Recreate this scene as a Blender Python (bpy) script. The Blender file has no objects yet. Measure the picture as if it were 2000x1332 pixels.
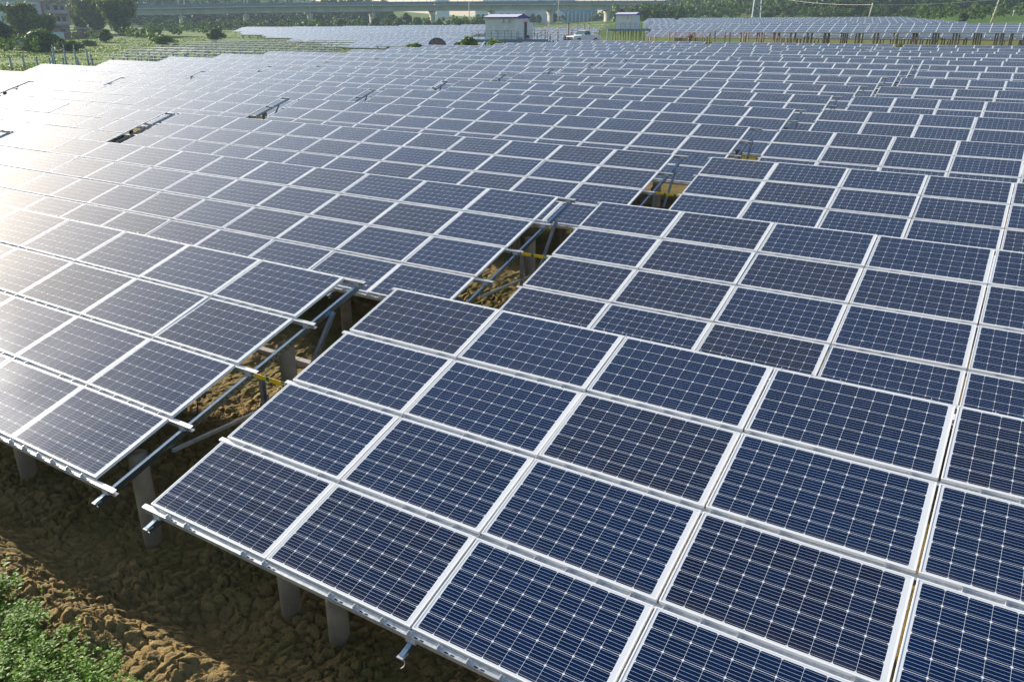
import bpy, math, random
import numpy as np
from mathutils import Vector, Matrix
R = math.radians
rng = random.Random(7)
nr = np.random.default_rng(11)
SC = bpy.context.scene
COL = SC.collection

# ------------------------------------------------------------------ camera, sky, sun, exposure
CAM_C = Vector((6.7567, -3.8894, 4.4593))
CR = Vector((0.84665, 0.53214, 0.0)).normalized()
CF = Vector((-0.49500, 0.78756, -0.36706)).normalized()
CU = CR.cross(CF).normalized()
cam = bpy.data.cameras.new("camera")
cam.lens = 28.08; cam.sensor_width = 36.0; cam.clip_start = 0.1; cam.clip_end = 6000
cam_o = bpy.data.objects.new("camera", cam); COL.objects.link(cam_o)
m = Matrix((CR, CU, -CF)).transposed().to_4x4(); m.translation = CAM_C
cam_o.matrix_world = m
SC.camera = cam_o

SUN_AZ, SUN_EL = -82.0, 16.5            # azimuth from +Y (left negative), elevation
sd = Vector((math.sin(R(SUN_AZ)) * math.cos(R(SUN_EL)), math.cos(R(SUN_AZ)) * math.cos(R(SUN_EL)), math.sin(R(SUN_EL))))
sun = bpy.data.lights.new("sun", 'SUN'); sun.energy = 5.0; sun.angle = R(0.53); sun.color = (1.0, 0.91, 0.79)
sun_o = bpy.data.objects.new("sun", sun); COL.objects.link(sun_o)
sun_o.rotation_euler = sd.to_track_quat('Z', 'Y').to_euler()
W = bpy.data.worlds.new("World"); SC.world = W; W.use_nodes = True
nt = W.node_tree; nt.nodes.clear()
sky = nt.nodes.new("ShaderNodeTexSky"); sky.sky_type = 'NISHITA'; sky.sun_disc = False
sky.sun_elevation = R(SUN_EL); sky.sun_rotation = R(SUN_AZ)
sky.air_density = 1.0; sky.dust_density = 2.2; sky.ozone_density = 1.6
bg = nt.nodes.new("ShaderNodeBackground"); bg.inputs[1].default_value = 0.105
wo = nt.nodes.new("ShaderNodeOutputWorld")
nt.links.new(sky.outputs[0], bg.inputs[0]); nt.links.new(bg.outputs[0], wo.inputs[0])
SC.view_settings.view_transform = 'Standard'; SC.view_settings.look = 'None'
SC.view_settings.gamma = 1.0; SC.view_settings.exposure = 1.0
SC.view_settings.use_curve_mapping = False
SC.cycles.max_bounces = 6; SC.cycles.diffuse_bounces = 3; SC.cycles.glossy_bounces = 3
SC.cycles.volume_bounces = 0; SC.cycles.caustics_reflective = False
SC.cycles.sample_clamp_indirect = 6.0

def at(px, py, zc):
    """point of the place seen at that photo pixel, zc metres ahead"""
    return CAM_C + CR * ((px - 1000) / 1560 * zc) - CU * ((py - 666) / 1560 * zc) + CF * zc
def zheight(npx, zc): return npx * zc / 1560 / 0.93

# ------------------------------------------------------------------ materials
def mat(name, col, rough=0.6, metal=0.0, noise=0.0, nscale=5.0, spec=0.5, bump=0.0, col2=None, detail=4.0, bscale=None):
    M = bpy.data.materials.new(name); M.use_nodes = True
    n = M.node_tree.nodes; l = M.node_tree.links; b = n["Principled BSDF"]
    b.inputs["Base Color"].default_value = (*col, 1); b.inputs["Roughness"].default_value = rough
    b.inputs["Metallic"].default_value = metal; b.inputs["Specular IOR Level"].default_value = spec
    if noise > 0 or bump > 0 or col2:
        g = n.new("ShaderNodeNewGeometry")
        t = n.new("ShaderNodeTexNoise"); t.inputs["Scale"].default_value = nscale; t.inputs["Detail"].default_value = detail
        l.new(g.outputs["Position"], t.inputs["Vector"])
        c2 = col2 if col2 else tuple(max(0, c * (1 - noise)) for c in col)
        c1 = col if col2 else tuple(min(1, c * (1 + noise)) for c in col)
        r = n.new("ShaderNodeValToRGB")
        r.color_ramp.elements[0].position = 0.35; r.color_ramp.elements[0].color = (*c2, 1)
        r.color_ramp.elements[1].position = 0.65; r.color_ramp.elements[1].color = (*c1, 1)
        l.new(t.outputs["Fac"], r.inputs[0]); l.new(r.outputs[0], b.inputs["Base Color"])
        if bump > 0:
            t2 = t
            if bscale:
                t2 = n.new("ShaderNodeTexNoise"); t2.inputs["Scale"].default_value = bscale; t2.inputs["Detail"].default_value = 6
                l.new(g.outputs["Position"], t2.inputs["Vector"])
            bp = n.new("ShaderNodeBump"); bp.inputs["Strength"].default_value = bump; bp.inputs["Distance"].default_value = 0.05
            l.new(t2.outputs["Fac"], bp.inputs["Height"]); l.new(bp.outputs[0], b.inputs["Normal"])
    return M

class NG:
    """tiny expression helper for shader math"""
    def __init__(s, M): s.n = M.node_tree.nodes; s.l = M.node_tree.links
    def m(s, op, *a, clamp=False):
        x = s.n.new("ShaderNodeMath"); x.operation = op; x.use_clamp = clamp
        for i, v in enumerate(a):
            if isinstance(v, (int, float)): x.inputs[i].default_value = v
            else: s.l.new(v, x.inputs[i])
        return x.outputs[0]
    def mix(s, f, a, b):
        x = s.n.new("ShaderNodeMix"); x.data_type = 'RGBA'
        if isinstance(f, (int, float)): x.inputs[0].default_value = f
        else: s.l.new(f, x.inputs[0])
        for i, v in ((6, a), (7, b)):
            if isinstance(v, tuple): x.inputs[i].default_value = (*v, 1)
            else: s.l.new(v, x.inputs[i])
        return x.outputs[2]
    def noise(s, vec, scale, detail=3.0):
        t = s.n.new("ShaderNodeTexNoise"); t.inputs["Scale"].default_value = scale; t.inputs["Detail"].default_value = detail
        s.l.new(vec, t.inputs["Vector"]); return t.outputs["Fac"]

PU, PV = 1.658, 0.992        # module size
def panel_glass():
    M = bpy.data.materials.new("solar_glass"); M.use_nodes = True
    g = NG(M); n, l = g.n, g.l; b = n["Principled BSDF"]
    uv = n.new("ShaderNodeUVMap"); uv.uv_map = "UVMap"
    sx = n.new("ShaderNodeSeparateXYZ"); l.new(uv.outputs[0], sx.inputs[0])
    P = 0.1564
    u = g.m('SUBTRACT', sx.outputs[0], PU / 2 - 0.009); v = g.m('SUBTRACT', sx.outputs[1], PV / 2)
    cu = g.m('ADD', g.m('DIVIDE', u, P), 20.0); cv = g.m('ADD', g.m('DIVIDE', v, P), 20.0)
    du = g.m('MULTIPLY', g.m('ABSOLUTE', g.m('SUBTRACT', g.m('FRACT', cu), 0.5)), P)
    fv = g.m('FRACT', cv)
    dv = g.m('MULTIPLY', g.m('ABSOLUTE', g.m('SUBTRACT', fv, 0.5)), P)
    incell = g.m('MULTIPLY', g.m('LESS_THAN', du, 0.0772), g.m('LESS_THAN', dv, 0.0766))
    incell = g.m('MULTIPLY', incell, g.m('LESS_THAN', g.m('ADD', du, dv), 0.1435))
    inr = g.m('MULTIPLY', g.m('LESS_THAN', g.m('ABSOLUTE', u), 5 * P), g.m('LESS_THAN', g.m('ABSOLUTE', v), 3 * P))
    incell = g.m('MULTIPLY', incell, inr)
    bb = g.m('MULTIPLY', g.m('ABSOLUTE', g.m('SUBTRACT', g.m('FRACT', g.m('MULTIPLY', fv, 5.0)), 0.5)), P / 5)
    bus = g.m('MULTIPLY', g.m('LESS_THAN', bb, 0.0010), incell)
    oi = n.new("ShaderNodeObjectInfo")
    rnd = oi.outputs["Random"]
    # cell to cell tint
    cb = n.new("ShaderNodeCombineXYZ"); l.new(g.m('FLOOR', cu), cb.inputs[0]); l.new(g.m('FLOOR', cv), cb.inputs[1]); l.new(rnd, cb.inputs[2])
    wn = n.new("ShaderNodeTexWhiteNoise"); l.new(cb.outputs[0], wn.inputs[0])
    warm = g.m('MULTIPLY', g.m('GREATER_THAN', rnd, 0.72), 0.75)
    cell = g.mix(rnd, (0.0012, 0.0120, 0.052), (0.0008, 0.0080, 0.036))
    cell = g.mix(warm, cell, (0.004, 0.0065, 0.026))
    cell = g.mix(g.m('MULTIPLY', wn.outputs[0], 0.35), cell, (0.0012, 0.018, 0.078))
    colr = g.mix(incell, (0.70, 0.73, 0.76), cell)
    colr = g.mix(bus, colr, (0.44, 0.52, 0.62))
    geo = n.new("ShaderNodeNewGeometry")
    dust = g.noise(geo.outputs["Position"], 0.9, 5.0)
    dustf = g.m('MULTIPLY', g.m('ADD', g.m('SUBTRACT', dust, 0.30, clamp=True), g.m('MULTIPLY', rnd, 0.35)), 0.018)
    colr = g.mix(dustf, colr, (0.36, 0.33, 0.28))
    edge = g.m('MULTIPLY', g.m('SUBTRACT', 1.0, g.m('DIVIDE', sx.outputs[1], 0.11), clamp=True), g.noise(geo.outputs["Position"], 7.0, 4.0))
    colr = g.mix(g.m('MULTIPLY', edge, 0.16), colr, (0.34, 0.30, 0.24))
    vd = n.new("ShaderNodeTexVoronoi"); vd.inputs["Scale"].default_value = 1.15; l.new(geo.outputs["Position"], vd.inputs["Vector"])
    colr = g.mix(g.m('MULTIPLY', g.m('LESS_THAN', vd.outputs["Distance"], 0.016), 0.8), colr, (0.6, 0.6, 0.56))
    l.new(colr, b.inputs["Base Color"])
    rgh = g.m('ADD', g.m('MULTIPLY', dust, 0.10), 0.11)
    l.new(rgh, b.inputs["Roughness"])
    b.inputs["Sheen Weight"].default_value = 0.45; b.inputs["Sheen Roughness"].default_value = 0.24; b.inputs["Sheen Tint"].default_value = (0.55, 0.76, 1.0, 1)
    b.inputs["IOR"].default_value = 1.36
    l.new(g.mix(g.m("SUBTRACT", incell, bus), (1.0, 1.0, 1.0), (0.30, 0.58, 1.0)), b.inputs["Specular Tint"])
    return M

MT = {}
MT['glass'] = panel_glass()
MT['frame'] = mat("anodised_frame", (0.86, 0.86, 0.86), 0.45, 0.0)
MT['back'] = mat("white_backsheet", (0.62, 0.62, 0.60), 0.7)
MT['galv'] = mat("galvanised_steel", (0.58, 0.60, 0.61), 0.38, 0.45, 0.15, 22.0)
MT['galvr'] = mat("zinc_rafter", (0.26, 0.35, 0.44), 0.26, 0.95, 0.10, 14.0)
MT['hole'] = mat("punched_slot", (0.015, 0.015, 0.016), 0.9)
MT['clamp'] = mat("clamp_steel", (0.68, 0.69, 0.70), 0.4, 0.6)
MT['conc'] = mat("pile_concrete", (0.285, 0.225, 0.155), 0.9, 0, 0.22, 3.0, bump=0.25, bscale=40)
MT['concg'] = mat("grey_pile", (0.27, 0.33, 0.37), 0.85, 0, 0.15, 2.0)
MT['black'] = mat("black_collar", (0.012, 0.012, 0.013), 0.7)
MT['brace'] = mat("brace_steel", (0.46, 0.50, 0.54), 0.45, 0.8, 0.12, 14)

# ------------------------------------------------------------------ mesh helpers
class MB:
    def __init__(s): s.v = []; s.f = []; s.mi = []; s.uv = None
    def quad(s, a, b, c, d, mi=0):
        i = len(s.v); s.v += [tuple(a), tuple(b), tuple(c), tuple(d)]; s.f.append((i, i+1, i+2, i+3)); s.mi.append(mi)
    def poly(s, pts, mi=0):
        i = len(s.v); s.v += [tuple(p) for p in pts]; s.f.append(tuple(range(i, i+len(pts)))); s.mi.append(mi)
    def box(s, x0, x1, y0, y1, z0, z1, mi=0, M=None):
        p = [Vector(q) for q in ((x0,y0,z0),(x1,y0,z0),(x1,y1,z0),(x0,y1,z0),(x0,y0,z1),(x1,y0,z1),(x1,y1,z1),(x0,y1,z1))]
        if M is not None: p = [M @ q for q in p]
        i = len(s.v); s.v += [tuple(q) for q in p]
        for f in ((0,3,2,1),(4,5,6,7),(0,1,5,4),(1,2,6,5),(2,3,7,6),(3,0,4,7)):
            s.f.append(tuple(i+k for k in f)); s.mi.append(mi)
    def bar(s, a, b, w, h, mi=0, up=Vector((0,0,1))):
        a = Vector(a); b = Vector(b); d = (b-a); L = d.length; d.normalize()
        sx = d.cross(up)
        if sx.length < 1e-4: sx = d.cross(Vector((0,1,0)))
        sx.normalize(); uz = sx.cross(d)
        M = Matrix((d, sx, uz)).transposed().to_4x4(); M.translation = a
        s.box(0, L, -w/2, w/2, -h/2, h/2, mi, M)
    def channel(s, a, b, w, h, t, mi=0, up=Vector((0,0,1)), flip=1):
        """C section: web on one side, two flanges"""
        a = Vector(a); b = Vector(b); d = (b-a); L = d.length; d.normalize()
        sx = d.cross(up); sx.normalize(); uz = sx.cross(d)
        M = Matrix((d, sx, uz)).transposed().to_4x4(); M.translation = a
        s.box(0, L, -w/2, w/2, h/2-t, h/2, mi, M)
        s.box(0, L, -w/2, w/2, -h/2, -h/2+t, mi, M)
        y = flip*(w/2)
        s.box(0, L, min(y, y-flip*t), max(y, y-flip*t), -h/2+t, h/2-t, mi, M)
    def tube(s, a, b, r0, r1=None, n=12, mi=0, cap=True):
        a = Vector(a); b = Vector(b); r1 = r0 if r1 is None else r1
        d = (b-a).normalized(); x = d.cross(Vector((0,0,1)))
        if x.length < 1e-4: x = Vector((1,0,0))
        x.normalize(); y = d.cross(x); i = len(s.v)
        for k in range(n):
            c = math.cos(2*math.pi*k/n); q = math.sin(2*math.pi*k/n)
            s.v.append(tuple(a + (x*c + y*q)*r0)); s.v.append(tuple(b + (x*c + y*q)*r1))
        for k in range(n):
            j = (k+1) % n; s.f.append((i+2*k, i+2*j, i+2*j+1, i+2*k+1)); s.mi.append(mi)
        if cap:
            s.f.append(tuple(i+2*k+1 for k in range(n))); s.mi.append(mi)
            s.f.append(tuple(i+2*k for k in reversed(range(n)))); s.mi.append(mi)
    def path(s, pts, r, n=6, mi=0):
        for a, b in zip(pts[:-1], pts[1:]): s.tube(a, b, r, r, n, mi)
    def mesh(s, name, mats, smooth=False):
        me = bpy.data.meshes.new(name); me.from_pydata(s.v, [], s.f)
        for k in (mats if isinstance(mats, (list, tuple)) else [mats]): me.materials.append(k)
        me.polygons.foreach_set("material_index", s.mi)
        me.update()
        if smooth: me.shade_smooth()
        return me
    def build(s, name, mats, parent=None, smooth=False, loc=None):
        return link(name, s.mesh(name, mats, smooth), parent, loc)

def link(name, me, parent=None, loc=None, rot=None):
    o = bpy.data.objects.new(name, me); COL.objects.link(o)
    if parent is not None: o.parent = parent
    if loc is not None: o.location = loc
    if rot is not None: o.rotation_euler = rot
    return o
def empty(name, loc=(0,0,0), rz=0.0):
    o = bpy.data.objects.new(name, None); COL.objects.link(o); o.location = loc; o.rotation_euler = (0,0,rz)
    o.empty_display_size = 0.3; return o
def tag(o, label=None, cat=None, group=None, kind=None):
    if label: o["label"] = label
    if cat: o["category"] = cat
    if group: o["group"] = group
    if kind: o["kind"] = kind
    return o
def arrmesh(name, V, F, mats, mi=None, smooth=False):
    me = bpy.data.meshes.new(name); nv = len(V); nf, k = F.shape
    me.vertices.add(nv); me.vertices.foreach_set("co", np.ascontiguousarray(V, np.float32).ravel())
    me.loops.add(nf*k); me.loops.foreach_set("vertex_index", np.ascontiguousarray(F, np.int32).ravel())
    me.polygons.add(nf); me.polygons.foreach_set("loop_start", np.arange(0, nf*k, k, dtype=np.int32))
    for q in (mats if isinstance(mats, (list, tuple)) else [mats]): me.materials.append(q)
    if mi is not None: me.polygons.foreach_set("material_index", np.ascontiguousarray(mi, np.int32))
    me.update(calc_edges=True)
    if smooth: me.shade_smooth()
    return me

# ------------------------------------------------------------------ ground
def sstep(a, b, x):
    t = np.clip((x - a) / (b - a), 0, 1); return t*t*(3-2*t)
def hash2(i, j, s):
    h = np.sin(i*127.1 + j*311.7 + s*74.7)*43758.5453; return h - np.floor(h)
def vnoise(x, y, s=0):
    i = np.floor(x); j = np.floor(y); fx = x-i; fy = y-j; fx = fx*fx*(3-2*fx); fy = fy*fy*(3-2*fy)
    return (hash2(i,j,s)*(1-fx)+hash2(i+1,j,s)*fx)*(1-fy)+(hash2(i,j+1,s)*(1-fx)+hash2(i+1,j+1,s)*fx)*fy
def fbm(x, y, s=0, o=4):
    r = 0; a = 0.5
    for k in range(o): r = r + a*vnoise(x, y, s+k*13); x = x*2.03+17.1; y = y*2.03+9.2; a *= 0.5
    return r
def worley(x, y, s=0):
    i0 = np.floor(x); j0 = np.floor(y); d1 = np.full(x.shape, 9.0); d2 = np.full(x.shape, 9.0); idv = np.zeros(x.shape)
    for di in (-1,0,1):
        for dj in (-1,0,1):
            i = i0+di; j = j0+dj
            px = i+0.1+0.8*hash2(i,j,s+1); py = j+0.1+0.8*hash2(i,j,s+2)
            d = np.sqrt((x-px)**2+(y-py)**2)
            nid = hash2(i,j,s+5)
            c = d < d1
            d2 = np.where(c, d1, np.minimum(d2, d)); idv = np.where(c, nid, idv); d1 = np.where(c, d, d1)
    return d1, d2, idv
HILLS = []
def hill(px, zc, sx, sy, amp, rz=0, r0=480, r1=640):
    p = at(px, 50, zc); HILLS.append((p.x, p.y, sx, sy, amp, rz, r0, r1))
hill(120, 640, 230, 130, 38, R(25)); hill(-150, 560, 160, 120, 30, 0, 400, 540)
hill(2010, 540, 150, 150, 46, R(30), 320, 460); hill(1640, 660, 110, 110, 34); hill(2600, 480, 200, 200, 40, 0, 320, 460); hill(1480, 480, 55, 70, 13, 0, 350, 460)
def gbase(x, y):
    x = np.asarray(x, float); y = np.asarray(y, float)
    z = -1.2 + 0.0185*np.clip(y, 0, 95) + 0.012*np.clip(y-95, 0, 500)
    z = z + 0.022*np.clip(y-150, 0, 150)*sstep(-200, -110, x)
    z = z - 1.15*sstep(-62, -92, x)*(1-sstep(110, 180, y))
    z = z + 1.55*sstep(-62, -50, x)*sstep(100, 106, y)*(1-sstep(-20, 0, x))*(1-sstep(135, 150, y))*0.9
    z = z - 1.25*sstep(-8, 0, x+42+50*sstep(120, 130, y))*sstep(104, 118, y)*(1-sstep(232, 262, y))
    for hx, hy, sx, sy, a, rz, r0, r1 in HILLS:
        c, s = math.cos(rz), math.sin(rz); u = (x-hx)*c+(y-hy)*s; w = -(x-hx)*s+(y-hy)*c
        z = z + a*np.exp(-((u/sx)**2+(w/sy)**2))*sstep(r0, r1, np.hypot(x-6.7, y+3.9))
    return z
def bank(x, y):
    """eroded earth bank in front of the first row"""
    e = -0.55 + 0.10*np.sin(x*1.3) + 0.16*(fbm(x*1.1, y*0.4, 3)-0.5)
    return 0.34*sstep(0.45, -0.25, y-e)
def ground_z(x, y):
    x = np.asarray(x, float); y = np.asarray(y, float)
    return gbase(x, y) + bank(x, y)*np.where((y < 1.5), 1, 0)
def gz(x, y): return float(ground_z(np.array([x]), np.array([y]))[0])

def axis(segs):
    out = []
    for a, b, st in segs: out.append(np.arange(a, b, st))
    return np.concatenate(out)
def grow(a, sign, st, lim):
    o = []; x = a
    while abs(x) < lim: st *= 1.16; x += sign*st; o.append(x)
    return np.array(o)
xs = np.concatenate([grow(-6.6, -1, 0.05, 3000)[::-1], np.arange(-6.6, -4.2, 0.04), np.arange(-4.2, 4.1, 0.0185), grow(4.1, 1, 0.05, 3000)])
ys = np.concatenate([grow(-2.3, -1, 0.05, 400)[::-1], np.arange(-2.3, -1.3, 0.04), np.arange(-1.3, 2.0, 0.0185), np.arange(2.0, 4.4, 0.03), np.arange(4.4, 14.0, 0.06), np.arange(14.0, 20.0, 0.12), grow(20.0, 1, 0.14, 3500)])
# break up very long cells far away
def refine(a, mx):
    o = [a[0]]
    for v in a[1:]:
        gap = v-o[-1]
        lim = mx if abs(v) < 900 else 1e9
        k = max(1, int(math.ceil(gap/lim))); o += list(np.linspace(o[-1], v, k+1)[1:])
    return np.array(o)
xs = refine(xs, 9.0); ys = refine(ys, 9.0)
X, Y = np.meshgrid(xs, ys)
Z = ground_z(X, Y)
near = sstep(24, 18, Y)*sstep(-9, -6.5, X)*sstep(6, 4.2, X)
wx = X + 0.10*(fbm(X*3, Y*3, 41)-0.5); wy = Y + 0.10*(fbm(X*3, Y*3, 51)-0.5)
wx = X + 0.20*(fbm(X*2.2, Y*2.2, 41)-0.5) + 0.07*(fbm(X*8, Y*8, 43)-0.5); wy = Y + 0.20*(fbm(X*2.2, Y*2.2, 51)-0.5) + 0.07*(fbm(X*8, Y*8, 53)-0.5)
d1, d2, cid = worley(wx*7.0, wy*8.8, 0)
e1 = sstep(0.0, 0.16, d2-d1)
til = (hash2(np.round(cid*997), np.round(cid*313), 7)-.5)*(wx*7.0-np.floor(wx*7.0)-.5) + (hash2(np.round(cid*811), np.round(cid*127), 9)-.5)*(wy*8.8-np.floor(wy*8.8)-.5)
f1, f2, fid = worley(wx*13.0+3, wy*15.5, 20)
e2 = sstep(0.0, 0.20, f2-f1)
patch = sstep(0.36, 0.58, fbm(X*1.1, Y*1.1, 8))
deep = sstep(0.28, 0.60, fbm(X*0.8+4, Y*0.8, 18))
lump = fbm(X*1.6, Y*2.2, 30)-0.47
rough = fbm(X*24, Y*24, 60, 4)-0.5
sand = sstep(0.30, -0.35, Y + 0.5*(fbm(X*1.3, Y*1.3, 88)-.5))
disp = e1*(0.030+0.050*deep)*(0.55+0.8*cid+1.1*til) + 0.022*e2*(0.2+1.2*fid)*patch + 0.17*lump + 0.020*rough + 0.05*(fbm(X*6, Y*6, 66)-.5)
Z = Z + near*(disp-0.06)
# soil heaped round pile feet flattened: none
nx, ny = len(xs), len(ys)
V = np.stack([X.ravel(), Y.ravel(), Z.ravel()], 1)
ii = (np.arange(ny-1)[:, None]*nx + np.arange(nx-1)[None, :]).ravel()
F = np.stack([ii, ii+1, ii+1+nx, ii+nx], 1)
def ground_mat():
    M = bpy.data.materials.new("soil_and_grass"); M.use_nodes = True
    g = NG(M); n, l = g.n, g.l; b = n["Principled BSDF"]; b.inputs["Roughness"].default_value = 0.95; b.inputs["Specular IOR Level"].default_value = 0.15
    a = n.new("ShaderNodeAttribute"); a.attribute_name = "cover"
    sp = n.new("ShaderNodeSeparateColor"); l.new(a.outputs["Color"], sp.inputs[0])
    grass, red, moss = sp.outputs[0], sp.outputs[1], sp.outputs[2]
    geo = n.new("ShaderNodeNewGeometry"); P = geo.outputs["Position"]
    n1 = g.noise(P, 1.3, 5); n2 = g.noise(P, 9.0, 6); n3 = g.noise(P, 0.08, 4); n4 = g.noise(P, 45.0, 4)
    soil = g.mix(n2, (0.13, 0.088, 0.030), (0.34, 0.235, 0.078))
    soil = g.mix(g.m('MULTIPLY', n4, 0.5), soil, (0.30, 0.22, 0.12))
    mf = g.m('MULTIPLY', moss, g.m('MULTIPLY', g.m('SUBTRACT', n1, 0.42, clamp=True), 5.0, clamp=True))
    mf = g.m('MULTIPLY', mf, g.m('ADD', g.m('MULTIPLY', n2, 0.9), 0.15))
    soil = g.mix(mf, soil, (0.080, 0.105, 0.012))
    rd = g.mix(n1, (0.36, 0.15, 0.075), (0.50, 0.27, 0.155))
    soil = g.mix(red, soil, rd)
    gr = g.mix(n1, (0.060, 0.135, 0.004), (0.125, 0.225, 0.005))
    gr = g.mix(g.m('MULTIPLY', n3, 0.8), gr, (0.055, 0.095, 0.010))
    c = g.mix(grass, soil, gr)
    l.new(c, b.inputs["Base Color"])
    bp = n.new("ShaderNodeBump"); bp.inputs["Strength"].default_value = 0.9; bp.inputs["Distance"].default_value = 0.025
    l.new(g.noise(P, 55.0, 8), bp.inputs["Height"]); l.new(bp.outputs[0], b.inputs["Normal"])
    return M
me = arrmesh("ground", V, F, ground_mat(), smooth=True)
dist = np.hypot(X-6.7, Y+3.9)
fieldmask = sstep(-69, -62, X + 3*(fbm(X*.2, Y*.2, 70)-.5))*sstep(104, 99, Y)
farfield = sstep(-130, -105, X)*sstep(110, 125, Y)*0.0
grass = (1-fieldmask)*sstep(60, 40, np.abs(Y-1e9)*0+30)
grass = (1-fieldmask)*(1-0.50*sstep(-56, -46, X)*sstep(104, 108, Y)*(1-sstep(240, 258, Y)))*(1-0.7*sstep(-100,-92,X)*(1-sstep(-66,-60,X))*sstep(100,103,Y)*(1-sstep(175,190,Y)))  # half soil under the right far field, putting its tables' shade into the colour
road = sstep(-66, -58, X)*(1-sstep(-36, -28, X))*sstep(100, 104, Y)*(1-sstep(150, 170, Y))
hr = at(1470, 15, 430); redhill = sstep(0.47, 0.56, fbm(X*0.03, Y*0.03, 90))*sstep(300, 360, dist)*np.exp(-(((X-hr.x)/60)**2+((Y-hr.y)/70)**2))*1.4; redhill = np.clip(redhill, 0, 1)
hx = at(140, 66, 270); redyard = np.exp(-(((X-hx.x)/22)**2+((Y-hx.y)/14)**2))
hx2 = at(90, 88, 190); redyard = redyard + 0.9*np.exp(-(((X-hx2.x)/14)**2+((Y-hx2.y)/9)**2))
hx3 = at(930, 33, 330); redyard = redyard + 0.9*np.exp(-(((X-hx3.x)/22)**2+((Y-hx3.y)/22)**2))
red = np.clip(np.maximum(np.maximum(road, redhill), redyard), 0, 1)
grass = grass*(1-np.clip(red*1.3, 0, 1))
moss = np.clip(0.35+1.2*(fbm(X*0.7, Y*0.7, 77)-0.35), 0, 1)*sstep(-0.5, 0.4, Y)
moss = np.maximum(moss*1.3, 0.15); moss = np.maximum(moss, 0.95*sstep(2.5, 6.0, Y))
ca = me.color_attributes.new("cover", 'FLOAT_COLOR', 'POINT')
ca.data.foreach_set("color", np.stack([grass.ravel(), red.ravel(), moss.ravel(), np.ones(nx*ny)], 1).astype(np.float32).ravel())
tag(link("ground", me), kind="structure")

# ------------------------------------------------------------------ solar tables
TILT = R(17.05); CT, ST = math.cos(TILT), math.sin(TILT)
GV = 0.052; PITU = 1.678; PITV = PV+GV; VL = 4*PV+3*GV
def panel_mesh(cols=1, rows=1, name="solar_panel"):
    v, f, mi, uvs = [], [], [], []
    for c in range(cols):
        for r in range(rows):
            ox, oy = c*PITU, r*PITV
            i = len(v); lip, dz, dp = 0.012, -0.0022, -0.036
            def ring(ins, z): v.extend([(ox+ins, oy+ins, z), (ox+PU-ins, oy+ins, z), (ox+PU-ins, oy+PV-ins, z), (ox+ins, oy+PV-ins, z)])
            ring(0, -0.001); ring(0.001, 0); ring(lip, 0); ring(lip, dz); ring(0, dp); ring(0.028, dp); ring(lip+.002, -0.007)
            for a, b2 in ((0,1),(1,2),(2,3)):
                for k in range(4):
                    j = (k+1) % 4; f.append((i+a*4+k, i+a*4+j, i+b2*4+j, i+b2*4+k)); mi.append(0)
            for k in range(4):
                j = (k+1) % 4; f.append((i+16+k, i+16+j, i+j, i+k)); mi.append(0)
                f.append((i+20+k, i+20+j, i+16+j, i+16+k)); mi.append(0)
            f.append((i+12, i+13, i+14, i+15)); mi.append(1)
            f.append((i+27, i+26, i+25, i+24)); mi.append(2)
            uvs += [(x-ox, y-oy) for x, y, _ in v[i:]]
    me = bpy.data.meshes.new(name); me.from_pydata(v, [], f)
    for k in ('frame', 'glass', 'back'): me.materials.append(MT[k])
    me.polygons.foreach_set("material_index", mi)
    ul = me.uv_layers.new(name="UVMap")
    vi = np.zeros(len(me.loops), np.int32); me.loops.foreach_get("vertex_index", vi)
    ul.data.foreach_set("uv", np.array(uvs, np.float32)[vi].ravel()); me.update()
    return me
PANEL = panel_mesh()
ARR = {}
def array_mesh(c):
    if c not in ARR: ARR[c] = panel_mesh(c, 4, "panel_field")
    return ARR[c]
RT = Matrix.Rotation(TILT, 4, 'X')
def tp(u, v, w=0.0): return RT @ Vector((u, v, w))
PVS = [-0.030] + [k*PITV-GV/2 for k in (1,2,3)] + [VL+0.020]
PURL = {}
MT['rackw'] = mat("bright_zinc", (0.66, 0.68, 0.66), 0.45, 0.2); MT['rackr'] = mat("warm_zinc", (0.56, 0.52, 0.44), 0.5, 0.2)
def purlin_mesh(L, e0, e1, detail, rack=False):
    key = (round(L,2), e0, e1, detail, rack)
    if key in PURL: return PURL[key]
    b = MB(); b.channel((-e0,0,-0.036-0.031), (L+e1,0,-0.036-0.031), 0.052 if not rack else 0.08, 0.062 if not rack else 0.09, 0.004, 0)
    if detail:
        x = 0.30
        while x < L:
            for xo in (0.0, 0.28):
                if x+xo > L: continue
                b.box(x+xo-0.025, x+xo+0.025, -0.024, 0.024, -0.0355, -0.031, 1)
                b.box(x+xo-0.0025, x+xo+0.0025, -0.027, 0.010, -0.031, 0.002, 1)
                for q in (0.055, 0.115): b.box(x+xo+q, x+xo+q+0.035, -0.020, -0.008, -0.0362, -0.0350, 2)
            x += 1.095 if (int(x*10) % 2) else 0.58
        for q in range(3): b.box(-e0+0.03+q*0.05, -e0+0.055+q*0.05, -0.0275, -0.0262, -0.075, -0.06, 2); b.box(L+e1-0.06-q*0.05, L+e1-0.03-q*0.05, -0.0275, -0.0262, -0.075, -0.06, 2)
    me = b.mesh("purlin", [MT['rackw' if rack else 'galv'], MT['clamp'], MT['hole']]); PURL[key] = me; return me
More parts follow.
